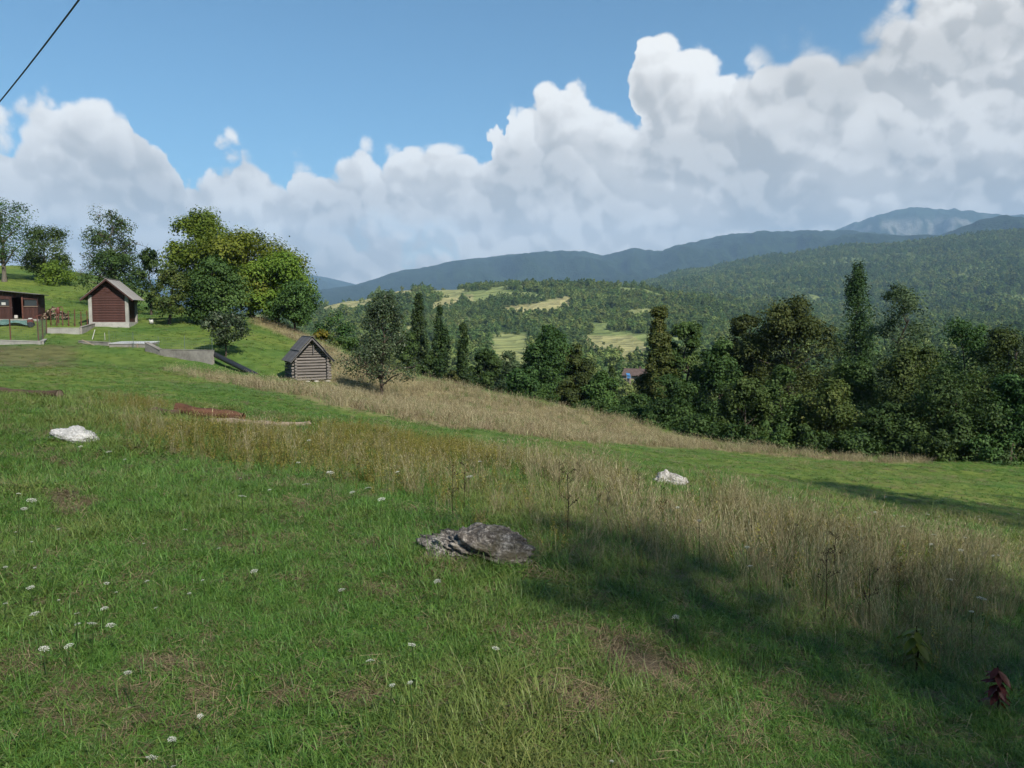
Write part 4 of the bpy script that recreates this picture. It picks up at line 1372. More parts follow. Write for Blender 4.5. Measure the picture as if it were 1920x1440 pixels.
def brown_hut():
    pr = at(72, 598, 62.0)
    ang = R(20)
    ex = Vector((math.cos(ang), math.sin(ang), 0))
    w, d, h = 5.2, 2.6, 1.95
    c = pr - ex * (w / 2)
    root = empty('brown_hut', c, ang, label='dark brown board hut with open black doorway and two small windows', category='hut')

    def X(u):     # local x of a frame column on the front wall
        dd = px_dir(u, 580)
        # intersect the sight line with the front wall line
        nx, ny = -ex.y, ex.x
        s = (c.x * nx + c.y * ny) / (dd.x * nx + dd.y * ny)
        q = dd * s
        return (q.x - c.x) * ex.x + (q.y - c.y) * ex.y
    d0, d1 = X(20), X(41)
    w0, w1 = X(46), X(70)
    v0, v1 = X(-8), X(17)
    roof_z = lambda x: h + 0.28 * (1 - abs(x + 0.3) / (w / 2 + 0.3))
    g = random.Random(9)
    x = -w / 2
    bw = 0.19
    while x < w / 2 - 0.02:
        xe = min(x + bw, w / 2)
        xc = (x + xe) / 2
        top = roof_z(xc) - 0.03
        spans = [(0, top)]
        if d0 < xc < d1:
            spans = [(1.72, top)]
        elif w0 < xc < w1 or v0 < xc < v1:
            spans = [(0, 1.02), (1.56, top)]
        for za, zb in spans:
            box('board', (xc, 0.015 + g.uniform(0, .012), (za + zb) / 2), (xe - x - 0.008, 0.03, zb - za), M['brown_board'], root)
        x = xe
    for a, b in ((w0, w1), (v0, v1)):
        xc = (a + b) / 2
        wn = box('window', (xc, 0.05, 1.29), (b - a, 0.02, 0.52), M['glass'], root)
        for zz in (-0.27, 0.27):
            box('frame', (0, -0.05, zz), (b - a + 0.06, 0.05, 0.04), M['brown_board'], wn)
        box('sill', (0, -0.07, -0.3), (b - a + 0.1, 0.09, 0.03), M['wood_grey'], wn)
    box('curtain', (X(7), 0.035, 1.2), (0.28, 0.008, 0.2), M['white_paint'], root, label='small white cloth in the window')
    box('door_post', (d1 + 0.05, -0.01, 0.86), (0.1, 0.07, 1.72), M['rust'], root)
    box('door_post', (d0 - 0.05, -0.01, 0.86), (0.08, 0.07, 1.72), M['brown_board'], root)
    dr = box('door', (d0 + 0.02, 0.4, 0.84), (0.04, 0.74, 1.64), M['brown_board'], root, rot=Euler((0, 0, R(6))), label='door leaf swung inwards')
    box('handle', (0.03, -0.3, 0.05), (0.03, 0.1, 0.03), M['metal_sheet'], dr)
    for sx in (-1, 1):
        n = 13
        for k in range(n):
            box('side_board', (sx * (w / 2 - 0.015), d * (k + 0.5) / n, h / 2), (0.03, d / n - 0.01, h), M['brown_board'], root)
    box('rear_wall', (0, d, h / 2), (w, 0.03, h), M['brown_board'], root)
    box('floor', (0, d / 2, 0.01), (w - 0.1, d - 0.1, 0.04), M['interior'], root)
    box('foundation', (0, d / 2, -0.3), (w + 0.05, d + 0.05, 0.58), M['concrete_old'], root)
    for a, b in ((-w / 2 - 0.3, -0.3), (-0.3, w / 2 + 0.28)):
        za, zb = roof_z(a), roof_z(b)
        poly_obj('roof_sheet', [(a, -0.4, za), (b, -0.4, zb), (b, -0.4, zb + 0.05), (a, -0.4, za + 0.05)], d + 0.7, (0, 1, 0), M['dark_roof'], root)
    box('bucket', (d0 + 0.32, 0.12, 0.16), (0.24, 0.24, 0.28), M['stone'], root, bevel=0.04, label='grey tub in the doorway')


def log_hut():
    p = on_ground(578, 716)
    p = at(578, 712, 48.0)
    root = empty('log_hut', (p.x, p.y, p.z), R(27), label='little log granary with steep grey board roof in the dry grass', category='hut')
    w, d = 2.05, 2.0
    nl, lr = 8, 0.076
    g = random.Random(4)
    bm = bmesh.new()

    def log_mesh(nm, L):
        bm = bmesh.new()
        ns, nr = 9, 5
        rings = []
        for i in range(nr):
            t = i / (nr - 1)
            rings.append([bm.verts.new((-L / 2 + L * t, (lr * (1 + g.uniform(-.05, .05))) * math.cos(2 * math.pi * k / ns), (lr * 1.0 * (1 + g.uniform(-.05, .05))) * math.sin(2 * math.pi * k / ns))) for k in range(ns)])
        for i in range(nr - 1):
            for k in range(ns):
                bm.faces.new((rings[i][k], rings[i][(k + 1) % ns], rings[i + 1][(k + 1) % ns], rings[i + 1][k]))
        bm.faces.new(rings[0][::-1])
        bm.faces.new(rings[-1])
        bmesh.ops.recalc_face_normals(bm, faces=bm.faces)
        me = bpy.data.meshes.new(nm)
        bm.to_mesh(me)
        bm.free()
        me.materials.append(M['old_wood'])
        return me
    front = [log_mesh('log', w + 0.34) for _ in range(3)]
    side = [log_mesh('log', d + 0.34) for _ in range(3)]
    step = 0.176
    for k in range(nl):
        z = 0.1 + k * step
        for sy in (-1, 1):
            link('log', front[k % 3], root, (g.uniform(-.04, .04), sy * (d / 2 - 0.06), z), (g.uniform(0, 6), g.uniform(-.012, .012), 0))
        for sx in (-1, 1):
            link('log', side[k % 3], root, (sx * (w / 2 - 0.06), g.uniform(-.03, .03), z + step / 2), (g.uniform(0, 6), 0, R(90)))
    for sy in (-1, 1):
        box('gap_shade_sheet', (0, sy * (d / 2 - 0.10), nl * step / 2), (w - 0.15, 0.03, nl * step), M['interior'], root)  # near black sheet added behind the logs as the shade in their gaps
    hw = nl * step + 0.06
    rise = 1.12
    # gable slats
    ng = 8
    for k in range(ng):
        za, zb = rise * k / ng + 0.012, rise * (k + 1) / ng - 0.034
        for sy in (-1, 1):
            xa, xb = (w / 2 - 0.02) * (1 - za / rise), (w / 2 - 0.02) * (1 - zb / rise)
            poly_obj('gable_slat', [(-xa, sy * (d / 2 - 0.06), hw + za), (xa, sy * (d / 2 - 0.06), hw + za), (xb, sy * (d / 2 - 0.06), hw + zb), (-xb, sy * (d / 2 - 0.06), hw + zb)], 0.03, (0, g.uniform(.8, 1.2), 0), M['old_wood'], root)
    box('king_post', (0.12, -d / 2 + 0.02 - 0.08, hw + 0.45), (0.05, 0.03, 0.5), M['grey_board'], root)
    # board roof, two overlapping courses on each slope
    ov = 0.42
    sl = math.hypot(w / 2, rise)
    an = math.atan2(rise, w / 2)
    L = sl + ov
    ly = d + 0.75
    nb = 9
    for sx in (-1, 1):
        for course in (0, 1):
            s0, s1 = (0.0, L * 0.56) if course else (L * 0.50, L)
            lift = 0.05 + 0.04 * course
            for k in range(nb):
                bw = ly / nb
                cc = (s0 + s1) / 2
                sh = 0.0 if course else -0.03
                box('roof_board', (sx * (cc * math.cos(an)) + math.sin(an) * lift * sx, -ly / 2 + bw * (k + 0.5) + sh, hw + rise - cc * math.sin(an) + math.cos(an) * lift + 0.02 + g.uniform(0, .006)),
                    (s1 - s0 + g.uniform(0, .04), bw - 0.006, 0.022), M['grey_board'], root, rot=Euler((0, sx * an, 0)))
    box('ridge_board', (0, 0, hw + rise + 0.12), (0.16, ly, 0.025), M['grey_board'], root)
    for sx in (-1, 1):
        box('rafter', (sx * L * math.cos(an) / 2, -ly / 2 + 0.1, hw + rise - L * math.sin(an) / 2), (L, 0.05, 0.08), M['grey_board'], root, rot=Euler((0, sx * an, 0)))
    # dry stones under the corners
    for sx in (-1, -0.3, 0.35, 1):
        for sy in (-1, 1):
            for k in range(3):
                rock_mesh_obj('foundation_stone', (sx * (w / 2 - 0.12) + g.uniform(-.07, .07), sy * (d / 2 - 0.1) - 0.06, -0.06 - 0.15 * k), (0.2, 0.17, 0.09), 20 + k, M['stone'], root, 2)


def rock_mesh_obj(name, loc, size, seed, mat, parent=None, sub=4, rough=0.35, **props):
    bm = bmesh.new()
    bmesh.ops.create_icosphere(bm, subdivisions=sub, radius=1.0)
    V = np.array([v.co[:] for v in bm.verts])
    g = np.random.default_rng(seed)
    f = np.ones(len(V))
    for k in range(14):                         # broad planes and hollows
        a = unit(g.normal(size=3))
        f -= np.clip(V @ a - g.uniform(0.55, 0.9), 0, 1) * g.uniform(0.4, 0.9)
    q = V * 2.6 + seed
    n = fbm(q[:, 0] + q[:, 2] * 1.7, q[:, 1] - q[:, 2] * 1.3, 5, seed) - 0.5
    q2 = V * 9.0
    n2 = np.abs(fbm(q2[:, 0] + q2[:, 2] * 1.3, q2[:, 1] + q2[:, 2] * 2.1, 4, seed + 3) - 0.5)
    f += n * rough - n2 * rough * 0.55
    for k in range(int(220 * rough)) if sub > 4 else ():        # solution pits and ribs
        a = unit(g.normal(size=3))
        rr = g.uniform(0.06, 0.2)
        dd = np.linalg.norm(V - a, axis=1) / rr
        f += np.clip(1 - dd, 0, 1) ** 1.5 * rr * g.choice([-0.9, -0.7, 0.45])
    V = V * f[:, None] * np.array(size)
    for v, c in zip(bm.verts, V):
        v.co = c
    return bm_obj(name, bm, mat, parent, loc, None, True, **props)


def rock_material(name, lo, mid, hi, moss=None):
    m, t, out = material(name)
    tc = t.node('ShaderNodeTexCoord')
    P = tc.outputs['Object']
    n1 = t.noise(P, 9.0, 6, 0.7)
    n2 = t.noise(P, 45.0, 6, 0.75)
    v = t.voronoi(P, 48.0)
    f = t.math('ADD', t.math('MULTIPLY', n1, 0.5), t.math('MULTIPLY', n2, 0.5))
    c = t.ramp(f, [(0.36, lo), (0.48, mid), (0.60, hi)])
    c = t.mix(t.maprange(v, 0.0, 0.25, 0.55, 0.0), c, lo)
    if moss:
        c = t.mix(t.maprange(t.noise(P, 3.0, 4, 0.6), 0.52, 0.62), c, moss)
    principled(t, out, c, 0.92, 0.12, f, 1.0, 0.03)
    return m


M['rock_grey'] = rock_material('lichened_rock', (0.017, 0.015, 0.014), (0.105, 0.094, 0.084), (0.40, 0.37, 0.33), (0.09, 0.08, 0.055))
M['rock_white'] = rock_material('white_limestone', (0.12, 0.12, 0.115), (0.32, 0.32, 0.315), (0.50, 0.50, 0.49))
M['rock_mixed'] = rock_material('pale_limestone', (0.06, 0.055, 0.05), (0.25, 0.24, 0.22), (0.50, 0.48, 0.46))

red_shed()
brown_hut()
log_hut()

# ------------------------------------------------------------------ yard walls, fences and odds and ends
def wall_seg(label, a, b, top_a, top_b, thick, mat, name='concrete_wall', deep=0.6, coping=None):
    """wall between two ground points with given top heights; parts: wall body and coping"""
    a, b = Vector(a), Vector(b)
    dx = Vector((b.x - a.x, b.y - a.y, 0))
    L = dx.length
    an = math.atan2(dx.y, dx.x)
    z0 = min(a.z, b.z) - deep
    root = empty(name, (a.x, a.y, z0), an, label=label, category='wall')
    za, zb = top_a - z0, top_b - z0
    n = max(2, int(L / 0.5))
    g = random.Random(int(L * 100))
    bm = bmesh.new()
    rows = []
    for i in range(n + 1):
        t = i / n
        j = g.uniform(-.012, .012)
        zt = za + (zb - za) * t + g.uniform(-.012, .012)
        rows.append([bm.verts.new((L * t, -thick / 2 + j, 0)), bm.verts.new((L * t, thick / 2 + j, 0)), bm.verts.new((L * t, thick / 2 + j, zt)), bm.verts.new((L * t, -thick / 2 + j, zt))])
    for i in range(n):
        for q in range(4):
            bm.faces.new((rows[i][q], rows[i][(q + 1) % 4], rows[i + 1][(q + 1) % 4], rows[i + 1][q]))
    bm.faces.new(rows[0])
    bm.faces.new(rows[-1][::-1])
    bm_obj('wall_body', bm, mat, root)
    poly_obj('coping', [(-0.02, -thick / 2 - 0.02, za + 0.016), (L + 0.02, -thick / 2 - 0.02, zb + 0.016), (L + 0.02, -thick / 2 - 0.02, zb + 0.06), (-0.02, -thick / 2 - 0.02, za + 0.06)], thick + 0.04, (0, 1, 0), coping or mat, root)
    return root


def W(label, u0, vb0, u1, vb1, d0, d1, vt0, vt1, thick=0.22, mat='concrete', **k):
    return wall_seg(label, at(u0, vb0, d0), at(u1, vb1, d1), at(u0, vt0, d0).z, at(u1, vt1, d1).z, thick, M[mat], **k)


W('low pale kerb wall of the hen run in front of the brown hut', -60, 646, 78, 652, 52, 52, 637, 641, mat='concrete')
W('short return of the hen run wall going back to the block wall', 79, 652, 90, 640, 52.1, 57.5, 641, 634, mat='concrete')
W('whitish block wall standing free below the red shed', 90, 638, 151, 636, 57.6, 57.6, 616, 616, mat='concrete')
W('low kerb running from the block wall up to the shed corner', 152, 622, 181, 608, 57.6, 61.0, 614, 606, 0.16, 'concrete_old')
W('low grey wall between the block wall and the covered tank', 150, 650, 205, 652, 54.0, 53.0, 640, 643, mat='concrete_old')
W('stained retaining wall ending beside the black pipe', 302, 676, 400, 684, 51.0, 50.0, 656, 658, 0.25, 'concrete_old')
W('broken slanting wall between covered tank and retaining wall', 276, 664, 304, 674, 51.8, 51.0, 643, 658, 0.3, 'concrete_old')

tp = at(206, 662, 52.6)
tank = empty('water_tank', (tp.x, tp.y, tp.z - 0.4), R(4), label='low concrete tank with a bright sheet metal cover', category='tank')
tw = 72 * 52.6 / FPX
th = at(206, 644, 52.6).z - (tp.z - 0.4)
for nm, cc, ss in (('tank_wall', (tw / 2, 0, th / 2), (tw, 0.16, th)), ('tank_wall', (tw / 2, 1.8, th / 2), (tw, 0.16, th)), ('tank_side', (0.083, 0.9, th / 2), (0.16, 1.63, th)), ('tank_side', (tw - 0.083, 0.9, th / 2), (0.16, 1.63, th))):
    box(nm, cc, ss, M['concrete_old'], tank, bevel=0.01)
for k in range(5):
    box('cover_sheet', (tw * (k + 0.5) / 5, 0.9, th + 0.04), (tw / 5 - 0.006, 2.06, 0.05), M['metal_sheet'], tank, rot=Euler((R(2), 0, 0)))
box('prop', (tw * 0.74, -0.13, th * 0.5), (0.07, 0.05, th * 0.95), M['wood_grey'], tank, rot=Euler((0, R(-7), 0)), label='pale plank leaning on the tank')


def rod(name, label, cat, a, b, r, mat, sides=6, group=None, taper=1.0):
    tb = Tubes()
    tb.add([a, Vector(a).lerp(Vector(b), 0.5), b], [r, r * (1 + taper) / 2, r * taper], sides)
    o = link(name, tb.mesh(name, mat), label=label, category=cat)
    if group:
        o['group'] = group
    return o


rod('white_pole', 'pale pole leaning to the right in front of the red shed', 'pole', at(172, 640, 55.5), at(178, 618, 55.8), 0.026, M['white_paint'])
rod('white_stake', 'short white stake standing upright before the shed plinth', 'stake', at(197, 640, 55.5), at(196, 624, 55.5), 0.022, M['white_paint'])
pb = box('pale_plank', at(170, 646, 53.2) + Vector((0, 0, 0.05)), (1.5, 0.09, 0.035), M['wood_grey'], None, rot=Euler((0, R(21), R(-14))), label='long pale plank lying on the bank by the block wall', category='plank')

# fence of the hen run: posts carry netting
def fence(label, pts, h, n_posts, post_mat, name='wire_fence', spacing=0.16, pr=0.04):
    root = empty(name, pts[0], 0, label=label, category='fence')
    o = Vector(pts[0])
    segs = [(Vector(pts[i]), Vector(pts[i + 1])) for i in range(len(pts) - 1)]
    tot = sum((b - a).length for a, b in segs)

    def along(s):
        for a, b in segs:
            l = (b - a).length
            if s <= l + 1e-6:
                return a.lerp(b, min(s / l, 1))
            s -= l
        return segs[-1][1]
    g = random.Random(int(tot * 77))
    for k in range(n_posts):
        q = along(tot * k / (n_posts - 1)) - o
        tb = Tubes()
        hh = h * g.uniform(1.0, 1.25)
        tb.add([q + Vector((0, 0, -0.35)), q + Vector((g.uniform(-.03, .03), 0, hh))], [pr, pr * 0.9], 6)
        link('post', tb.mesh('post', post_mat), root)
    tb = Tubes()
    nrow = int(h / spacing)
    nc = int(tot / spacing)
    for r_ in range(nrow + 1):
        z = h * r_ / nrow
        pts_ = [along(tot * i / 8) - o + Vector((0, 0, z)) for i in range(9)]
        tb.add(pts_, [0.004] * 9, 3)
    for c_ in range(nc + 1):
        q = along(tot * c_ / nc) - o
        tb.add([q, q + Vector((0, 0, h))], [0.004, 0.004], 3)
    link('netting', tb.mesh('netting', M['wire']), root)
    return root


def GP(u, v, d):
    p = at(u, v, d)
    return Vector((p.x, p.y, gz(p.x, p.y)))


fence('wire netting fence on the kerb of the hen run', [at(-50, 638, 52.2), at(70, 641, 52.2), at(88, 634, 57.4)], 1.45, 5, M['rust'])
fence('netting fence with rusty posts between hut and red shed', [GP(96, 612, 60.5), GP(135, 612, 60.5), GP(176, 606, 60.8)], 1.1, 8, M['rust'])
fence('thin netting fence along the top of the retaining wall', [at(205, 643, 53.2), at(300, 655, 51.6), at(398, 658, 50.3)], 0.8, 5, M['wire'], spacing=0.2, pr=0.018)

# black drain pipe
a, b = at(399, 663, 50.4), at(482, 698, 47.5)
gb = gz(b.x, b.y)
tb = Tubes()
n = 64
path = [a.lerp(Vector((b.x, b.y, gb + 0.08)), i / n) for i in range(n + 1)]
tb.add(path, [0.165 + (0.014 if i % 2 else 0.0) for i in range(n + 1)], 12)
link('drain_pipe', tb.mesh('drain_pipe', M['black_plastic']), label='thick black corrugated drain pipe sloping down from the retaining wall', category='pipe')

# red garden tiller, red pump post, tarp, bucket, firewood
tp = at(57, 604, 60.0)
tp.z = gz(tp.x, tp.y)
til = empty('garden_tiller', tp, R(20), label='small red garden tiller parked before the hut doorway', category='tiller')
box('engine', (0, 0, 0.42), (0.42, 0.34, 0.3), M['red_paint'], til, bevel=0.05)
box('fuel_tank', (0.02, 0, 0.63), (0.28, 0.24, 0.12), M['white_paint'], til, bevel=0.03)
for sx in (-1, 1):
    bm = bmesh.new()
    bmesh.ops.create_cone(bm, cap_ends=True, segments=16, radius1=0.2, radius2=0.2, depth=0.1)
    bm_obj('wheel', bm, M['black_plastic'], til, (0.05, sx * 0.24, 0.2), (R(90), 0, 0))
    tb = Tubes()
    tb.add([(0, sx * 0.1, 0.5), (0.45, sx * 0.22, 0.85), (0.75, sx * 0.24, 0.95)], [0.018, 0.018, 0.02], 6)
    link('handlebar', tb.mesh('handlebar', M['red_paint']), til)
pp = at(110, 606, 61.5)
pp.z = gz(pp.x, pp.y)
pump = empty('hand_pump', pp, 0, label='red painted hand pump on a post by the firewood', category='pump')
tb = Tubes()
tb.add([(0, 0, -0.2), (0, 0, 0.75)], [0.06, 0.06], 8)
link('post', tb.mesh('post', M['rust']), pump)
tb = Tubes()
tb.add([(0, 0, 0.7), (0, 0, 0.8), (0, 0, 1.15), (0, 0, 1.25)], [0.07, 0.12, 0.12, 0.05], 10)
link('pump_body', tb.mesh('pump_body', M['red_paint']), pump)
tb = Tubes()
tb.add([(-0.05, 0, 1.2), (0.3, 0, 1.28), (0.42, 0, 1.02)], [0.025, 0.022, 0.03], 6)
link('lever', tb.mesh('lever', M['red_paint']), pump)
tb = Tubes()
tb.add([(-0.1, 0, 0.9), (-0.25, 0, 0.88), (-0.28, 0, 0.75)], [0.035, 0.035, 0.035], 6)
link('spout', tb.mesh('spout', M['red_paint']), pump)

tq = at(18, 606, 60.0)
tq.z = gz(tq.x, tq.y)
bm = bmesh.new()
g = random.Random(2)
nx, ny = 14, 8
grid = [[bm.verts.new((-1.5 + 3.0 * i / (nx - 1), -0.5 + 1.0 * j / (ny - 1), 0.28 + 0.10 * math.sin(i * 0.9) * math.cos(j * 0.7) + g.uniform(-.03, .03) - 0.22 * (j == 0))) for j in range(ny)] for i in range(nx)]
for i in range(nx - 1):
    for j in range(ny - 1):
        bm.faces.new((grid[i][j], grid[i + 1][j], grid[i + 1][j + 1], grid[i][j + 1]))
bmesh.ops.solidify(bm, geom=bm.faces[:], thickness=0.02)
bm_obj('tarpaulin', bm, M['tarp'], None, tq, (0, 0, R(18)), label='grey green tarpaulin spread before the hut', category='tarpaulin')

fw = GP(102, 604, 63.0)
stack = empty('firewood_heap', fw, R(15), label='heap of split firewood between hut and pump', category='firewood')
lm = []
for k in range(4):
    tb = Tubes()
    tb.add([(0, -0.2, 0), (0, 0.2, 0)], [0.07, 0.06], 5)
    me = tb.mesh('billet', M['wood_grey'] if k % 2 else M['log_bark'])
    lm.append(me)
g = random.Random(8)
for k in range(90):
    t = g.random()
    hmax = 1.0 * (1 - abs(t - 0.5) * 1.4)
    link('billet', lm[k % 4], stack, (-1.0 + 2.0 * t, g.uniform(-.3, .3), g.uniform(0.05, max(0.1, hmax))), (g.uniform(-.4, .4), g.uniform(-.3, .3), g.uniform(-.9, .9)))
bk = GP(284, 606, 63.5)
bm = bmesh.new()
bmesh.ops.create_cone(bm, cap_ends=True, segments=18, radius1=0.15, radius2=0.19, depth=0.36)
bko = empty('white_bucket', bk, 0, label='white bucket on the grass beside the red shed', category='bucket')
bm_obj('bucket_body', bm, M['white_paint'], bko, (0, 0, 0.18), None, True)
tb = Tubes()
tb.add([(0.19, 0, 0.36), (0.15, 0, 0.5), (0, 0, 0.56), (-0.15, 0, 0.5), (-0.19, 0, 0.36)], [0.008] * 5, 4)
link('handle', tb.mesh('handle', M['wire']), bko)

# far house in the trees beyond the meadow, with its blue sheet
hp = at(1192, 712, 235)
hz = gz(hp.x, hp.y)
hs = empty('far_house', (hp.x, hp.y, at(1192, 712, 235).z - 1.0), R(-24), label='far farmhouse with brown tiled roof half hidden in the trees', category='house')
hw_, hd_, hh_ = 6.5, 5.0, 2.4
box('wall', (0, 0, hh_ / 2 - 3), (hw_, hd_, hh_ + 6), M['house_wall'], hs)
for sy in (-1, 1):
    box('roof', (0, sy * 1.5, hh_ + 0.95), (hw_ + 0.8, 3.6, 0.15), M['house_roof'], hs, rot=Euler((sy * R(-34), 0, 0)))
for sx in (-1, 1):
    poly_obj('gable', [(sx * (hw_ / 2 - 0.1), -hd_ / 2, hh_), (sx * (hw_ / 2 - 0.1), hd_ / 2, hh_), (sx * (hw_ / 2 - 0.1), 0, hh_ + 1.75)], 0.09, (1, 0, 0), M['house_wall'], hs)
for xx in (-1.6, 1.4):
    wn = box('window', (xx, -hd_ / 2 - 0.02, 1.3), (0.9, 0.05, 1.1), M['glass'], hs)
    box('sill', (0, -0.05, -0.6), (1.1, 0.12, 0.08), M['white_paint'], wn)
box('chimney', (1.2, 0.4, hh_ + 2.2), (0.5, 0.5, 1.0), M['house_roof'], hs)
bs = at(1178, 702, 222)
bg_ = gz(bs.x, bs.y)
sh = empty('blue_shelter', (bs.x, bs.y, bg_), R(10), label='small bright blue sheeted shelter beside the far farmhouse', category='shelter')
zt = bs.z - bg_
box('roof_sheet', (0, 0, zt), (1.1, 1.1, 0.08), M['blue_sheet'], sh, rot=Euler((R(35), R(6), 0)))
box('side_sheet', (0, -0.5, zt - 0.8), (1.4, 0.06, 0.6), M['blue_sheet'], sh)
for sx in (-1, 1):
    for sy in (-1, 1):
        box('leg', (sx * 0.6, sy * 0.5, (zt + sy * 0.3) / 2), (0.1, 0.1, zt + sy * 0.3), M['wood_grey'], sh)

# overhead cable
A, B = at(0, 192, 13.5), at(150, 0, 9.5)
dv = B - A
path = []
for i in range(25):
    t = -4.5 + 6.5 * i / 24
    path.append(A + dv * t + Vector((0, 0, 0.012 * (t - 0.5) ** 2 * dv.length)))
tb = Tubes()
tb.add(path, [0.0105] * 25, 8)
link('overhead_cable', tb.mesh('overhead_cable', M['cable']), label='dark overhead cable crossing the sky', category='cable')

# ------------------------------------------------------------------ rocks and logs on the meadow
def rock(label, u, v, size, seed, mat, sink=0.3, sub=5, rz=0.0, rough=0.35, name='boulder'):
    p = on_ground(u, v)
    o = rock_mesh_obj(name, (p.x, p.y, p.z + size[2] * (1 - sink) * 0.4), size, seed, M[mat], None, sub, rough, label=label, category='rock')
    o.rotation_euler = (0, R(7) if seed == 3 else 0, rz)
    return o


rock('weathered dark grey lichened boulder between lawn and tall grass', 893, 1048, (0.40, 0.27, 0.20), 3, 'rock_grey', 0.6, 6, R(-8), 0.6)
rock('pale pitted boulder at the edge of the mown strip', 1258, 912, (0.34, 0.25, 0.28), 8, 'rock_mixed', 0.3, 5, R(15), 0.5)
rock('bright white limestone boulder sunk in the green bank', 138, 826, (0.31, 0.22, 0.17), 9, 'rock_white', 0.45, 5, R(5), 0.5)


def log(label, u0, v0, u1, v1, dia, mat, end, seed, lift=0.0, d=None, turn=0.0):
    a = on_ground(u0, v0) if d is None else at(u0, v0, d)
    b = on_ground(u1, v1) if d is None else at(u1, v1, d)
    if turn:
        a, b = a * (1 - turn), b * (1 + turn)
        a.z, b.z = gz(a.x, a.y), gz(b.x, b.y)
    a.z += dia / 2 + lift
    b.z += dia / 2 + lift
    c = (a + b) / 2
    L = (b - a).length
    dirv = (b - a).normalized()
    root = empty('felled_log', c, 0, label=label, category='log')
    root.rotation_euler = dirv.to_track_quat('X', 'Z').to_euler()
    g = random.Random(seed)
    tb = Tubes()
    n = 14
    tb.add([Vector((-L / 2 + L * i / n, g.uniform(-.012, .012), g.uniform(-.012, .012) + 0.02 * math.sin(i * 0.5))) for i in range(n + 1)], [dia / 2 * g.uniform(.94, 1.07) for _ in range(n + 1)], 14)
    link('bark', tb.mesh('log_bark_' + str(seed), M[mat]), root)
    for s in (-1, 1):
        bm = bmesh.new()
        bmesh.ops.create_circle(bm, cap_ends=True, segments=14, radius=dia * 0.47)
        bmesh.ops.extrude_face_region(bm, geom=bm.faces[:])
        bm_obj('cut_end', bm, M[end], root, (s * (L / 2 + 0.004), 0, 0.02 * math.sin(7 if s > 0 else 0)), (0, R(90), 0))


log('long peeled grey log lying in front on the mown strip', 388, 798, 579, 802, 0.125, 'wood_grey', 'wood_grey', 1)
log('bark covered log with a bright orange cut end', 457, 789, 330, 784, 0.20, 'log_red', 'wood_fresh', 2, lift=0.04, turn=0.05)
log('reddish log behind the weeds above the white boulder', -60, 738, 112, 748, 0.17, 'log_bark', 'wood_grey', 3)
log('weathered log end poking out of the weeds left of the orange log', 282, 778, 332, 781, 0.13, 'log_bark', 'wood_grey', 4)

# ------------------------------------------------------------------ flowers, seedlings, dry weeds
MW = foliage('white_petals', (0.50, 0.52, 0.46), (0.62, 0.63, 0.58), (0.70, 0.70, 0.66), 0.25, 0.7, 0.1)
MY = foliage('yellow_petals', (0.60, 0.42, 0.02), (0.70, 0.52, 0.03), (0.78, 0.60, 0.05), 0.25, 0.7, 0.1)
MS = foliage('flower_stems', (0.04, 0.07, 0.02), (0.06, 0.10, 0.03), (0.09, 0.13, 0.04), 0.2)
MK = foliage('dead_weed', (0.030, 0.020, 0.012), (0.055, 0.038, 0.022), (0.085, 0.06, 0.035), 0.15)


def umbel_head(seed, rad):
    g = np.random.default_rng(seed)
    n = 26
    a = np.arange(n) * 2.39996
    r = rad * np.sqrt((np.arange(n) + 0.5) / n)
    C = np.stack([np.cos(a) * r, np.sin(a) * r, -0.25 * r * r / rad + g.normal(0, rad * 0.03, n)], 1)
    m = 9
    P = (C[:, None] + g.normal(0, rad * 0.085, (n, m, 3)) * np.array([1, 1, 0.4])).reshape(-1, 3)
    nr = unit(np.array([0, 0, 1.0]) + g.normal(0, 0.3, P.shape))
    V = leaf_quads(P, nr, np.full(len(P), rad * 0.13), g, 0.9)
    return V, np.repeat(g.uniform(0, 1, len(P)), 4)


HEADS = [new_mesh_quads('umbel', *umbel_head(k, 0.034 if k < 3 else 0.022), MW) for k in range(5)]
stem_t = Tubes()
stem_t.add([(0.02, 0.01, -1.0), (0.006, 0, -0.5), (0, 0, -0.01)], [0.003, 0.0025, 0.002], 4)
for k in range(8):
    stem_t.add([(0, 0, -0.035), (0.02 * math.cos(k * .785), 0.02 * math.sin(k * .785), -0.006)], [0.001, 0.0008], 3)
STEM = stem_t.mesh('umbel_stem', MS)


def umbel(p, h, k, label, group, s=1.0):
    g = random.Random(k * 7 + 1)
    root = empty('wild_carrot', p, g.uniform(0, 6.28), label=label, category='flower', group=group)
    st = link('stem', STEM, root, (0, 0, h), None)
    st.scale = (1, 1, max(h, 0.05))
    hd = link('flower_head', HEADS[k % 5], root, (0, 0, h), (g.uniform(-.22, .22), g.uniform(-.22, .22), 0))
    hd.scale = (s, s, s)
    return root


LAWN_F = [(323, 1386), (376, 1342), (286, 1423), (325, 1438), (145, 1173), (173, 1170), (65, 1150), (195, 1141), (292, 1141), (218, 1109), (200, 1091), (83, 1213), (57, 1096), (10, 1132), (110, 1121), (145, 1152), (208, 1172), (128, 1208),
          (270, 1025), (275, 1090), (476, 1074), (693, 1240), (735, 1282), (769, 1279), (1147, 1432), (1267, 1157), (820, 1090), (773, 1208), (60, 1025), (110, 1003), (348, 998), (410, 1030), (10, 1065), (65, 1065), (355, 1115), (240, 1260),
          (640, 1105), (930, 1215), (30, 1010), (380, 1090)]
for k, (u, v) in enumerate(LAWN_F):
    h = random.Random(k).uniform(0.10, 0.2)
    p = on_ground(u, v)
    q = p * ((p.length - h / max(0.2, -px_dir(u, v).z)) / p.length)
    q = Vector((q.x, q.y, gz(q.x, q.y)))
    umbel(q, h, k, 'white wild carrot umbel blooming low in the short green grass', 'wild carrots in the short grass', random.Random(k + 99).uniform(0.32, 0.62))
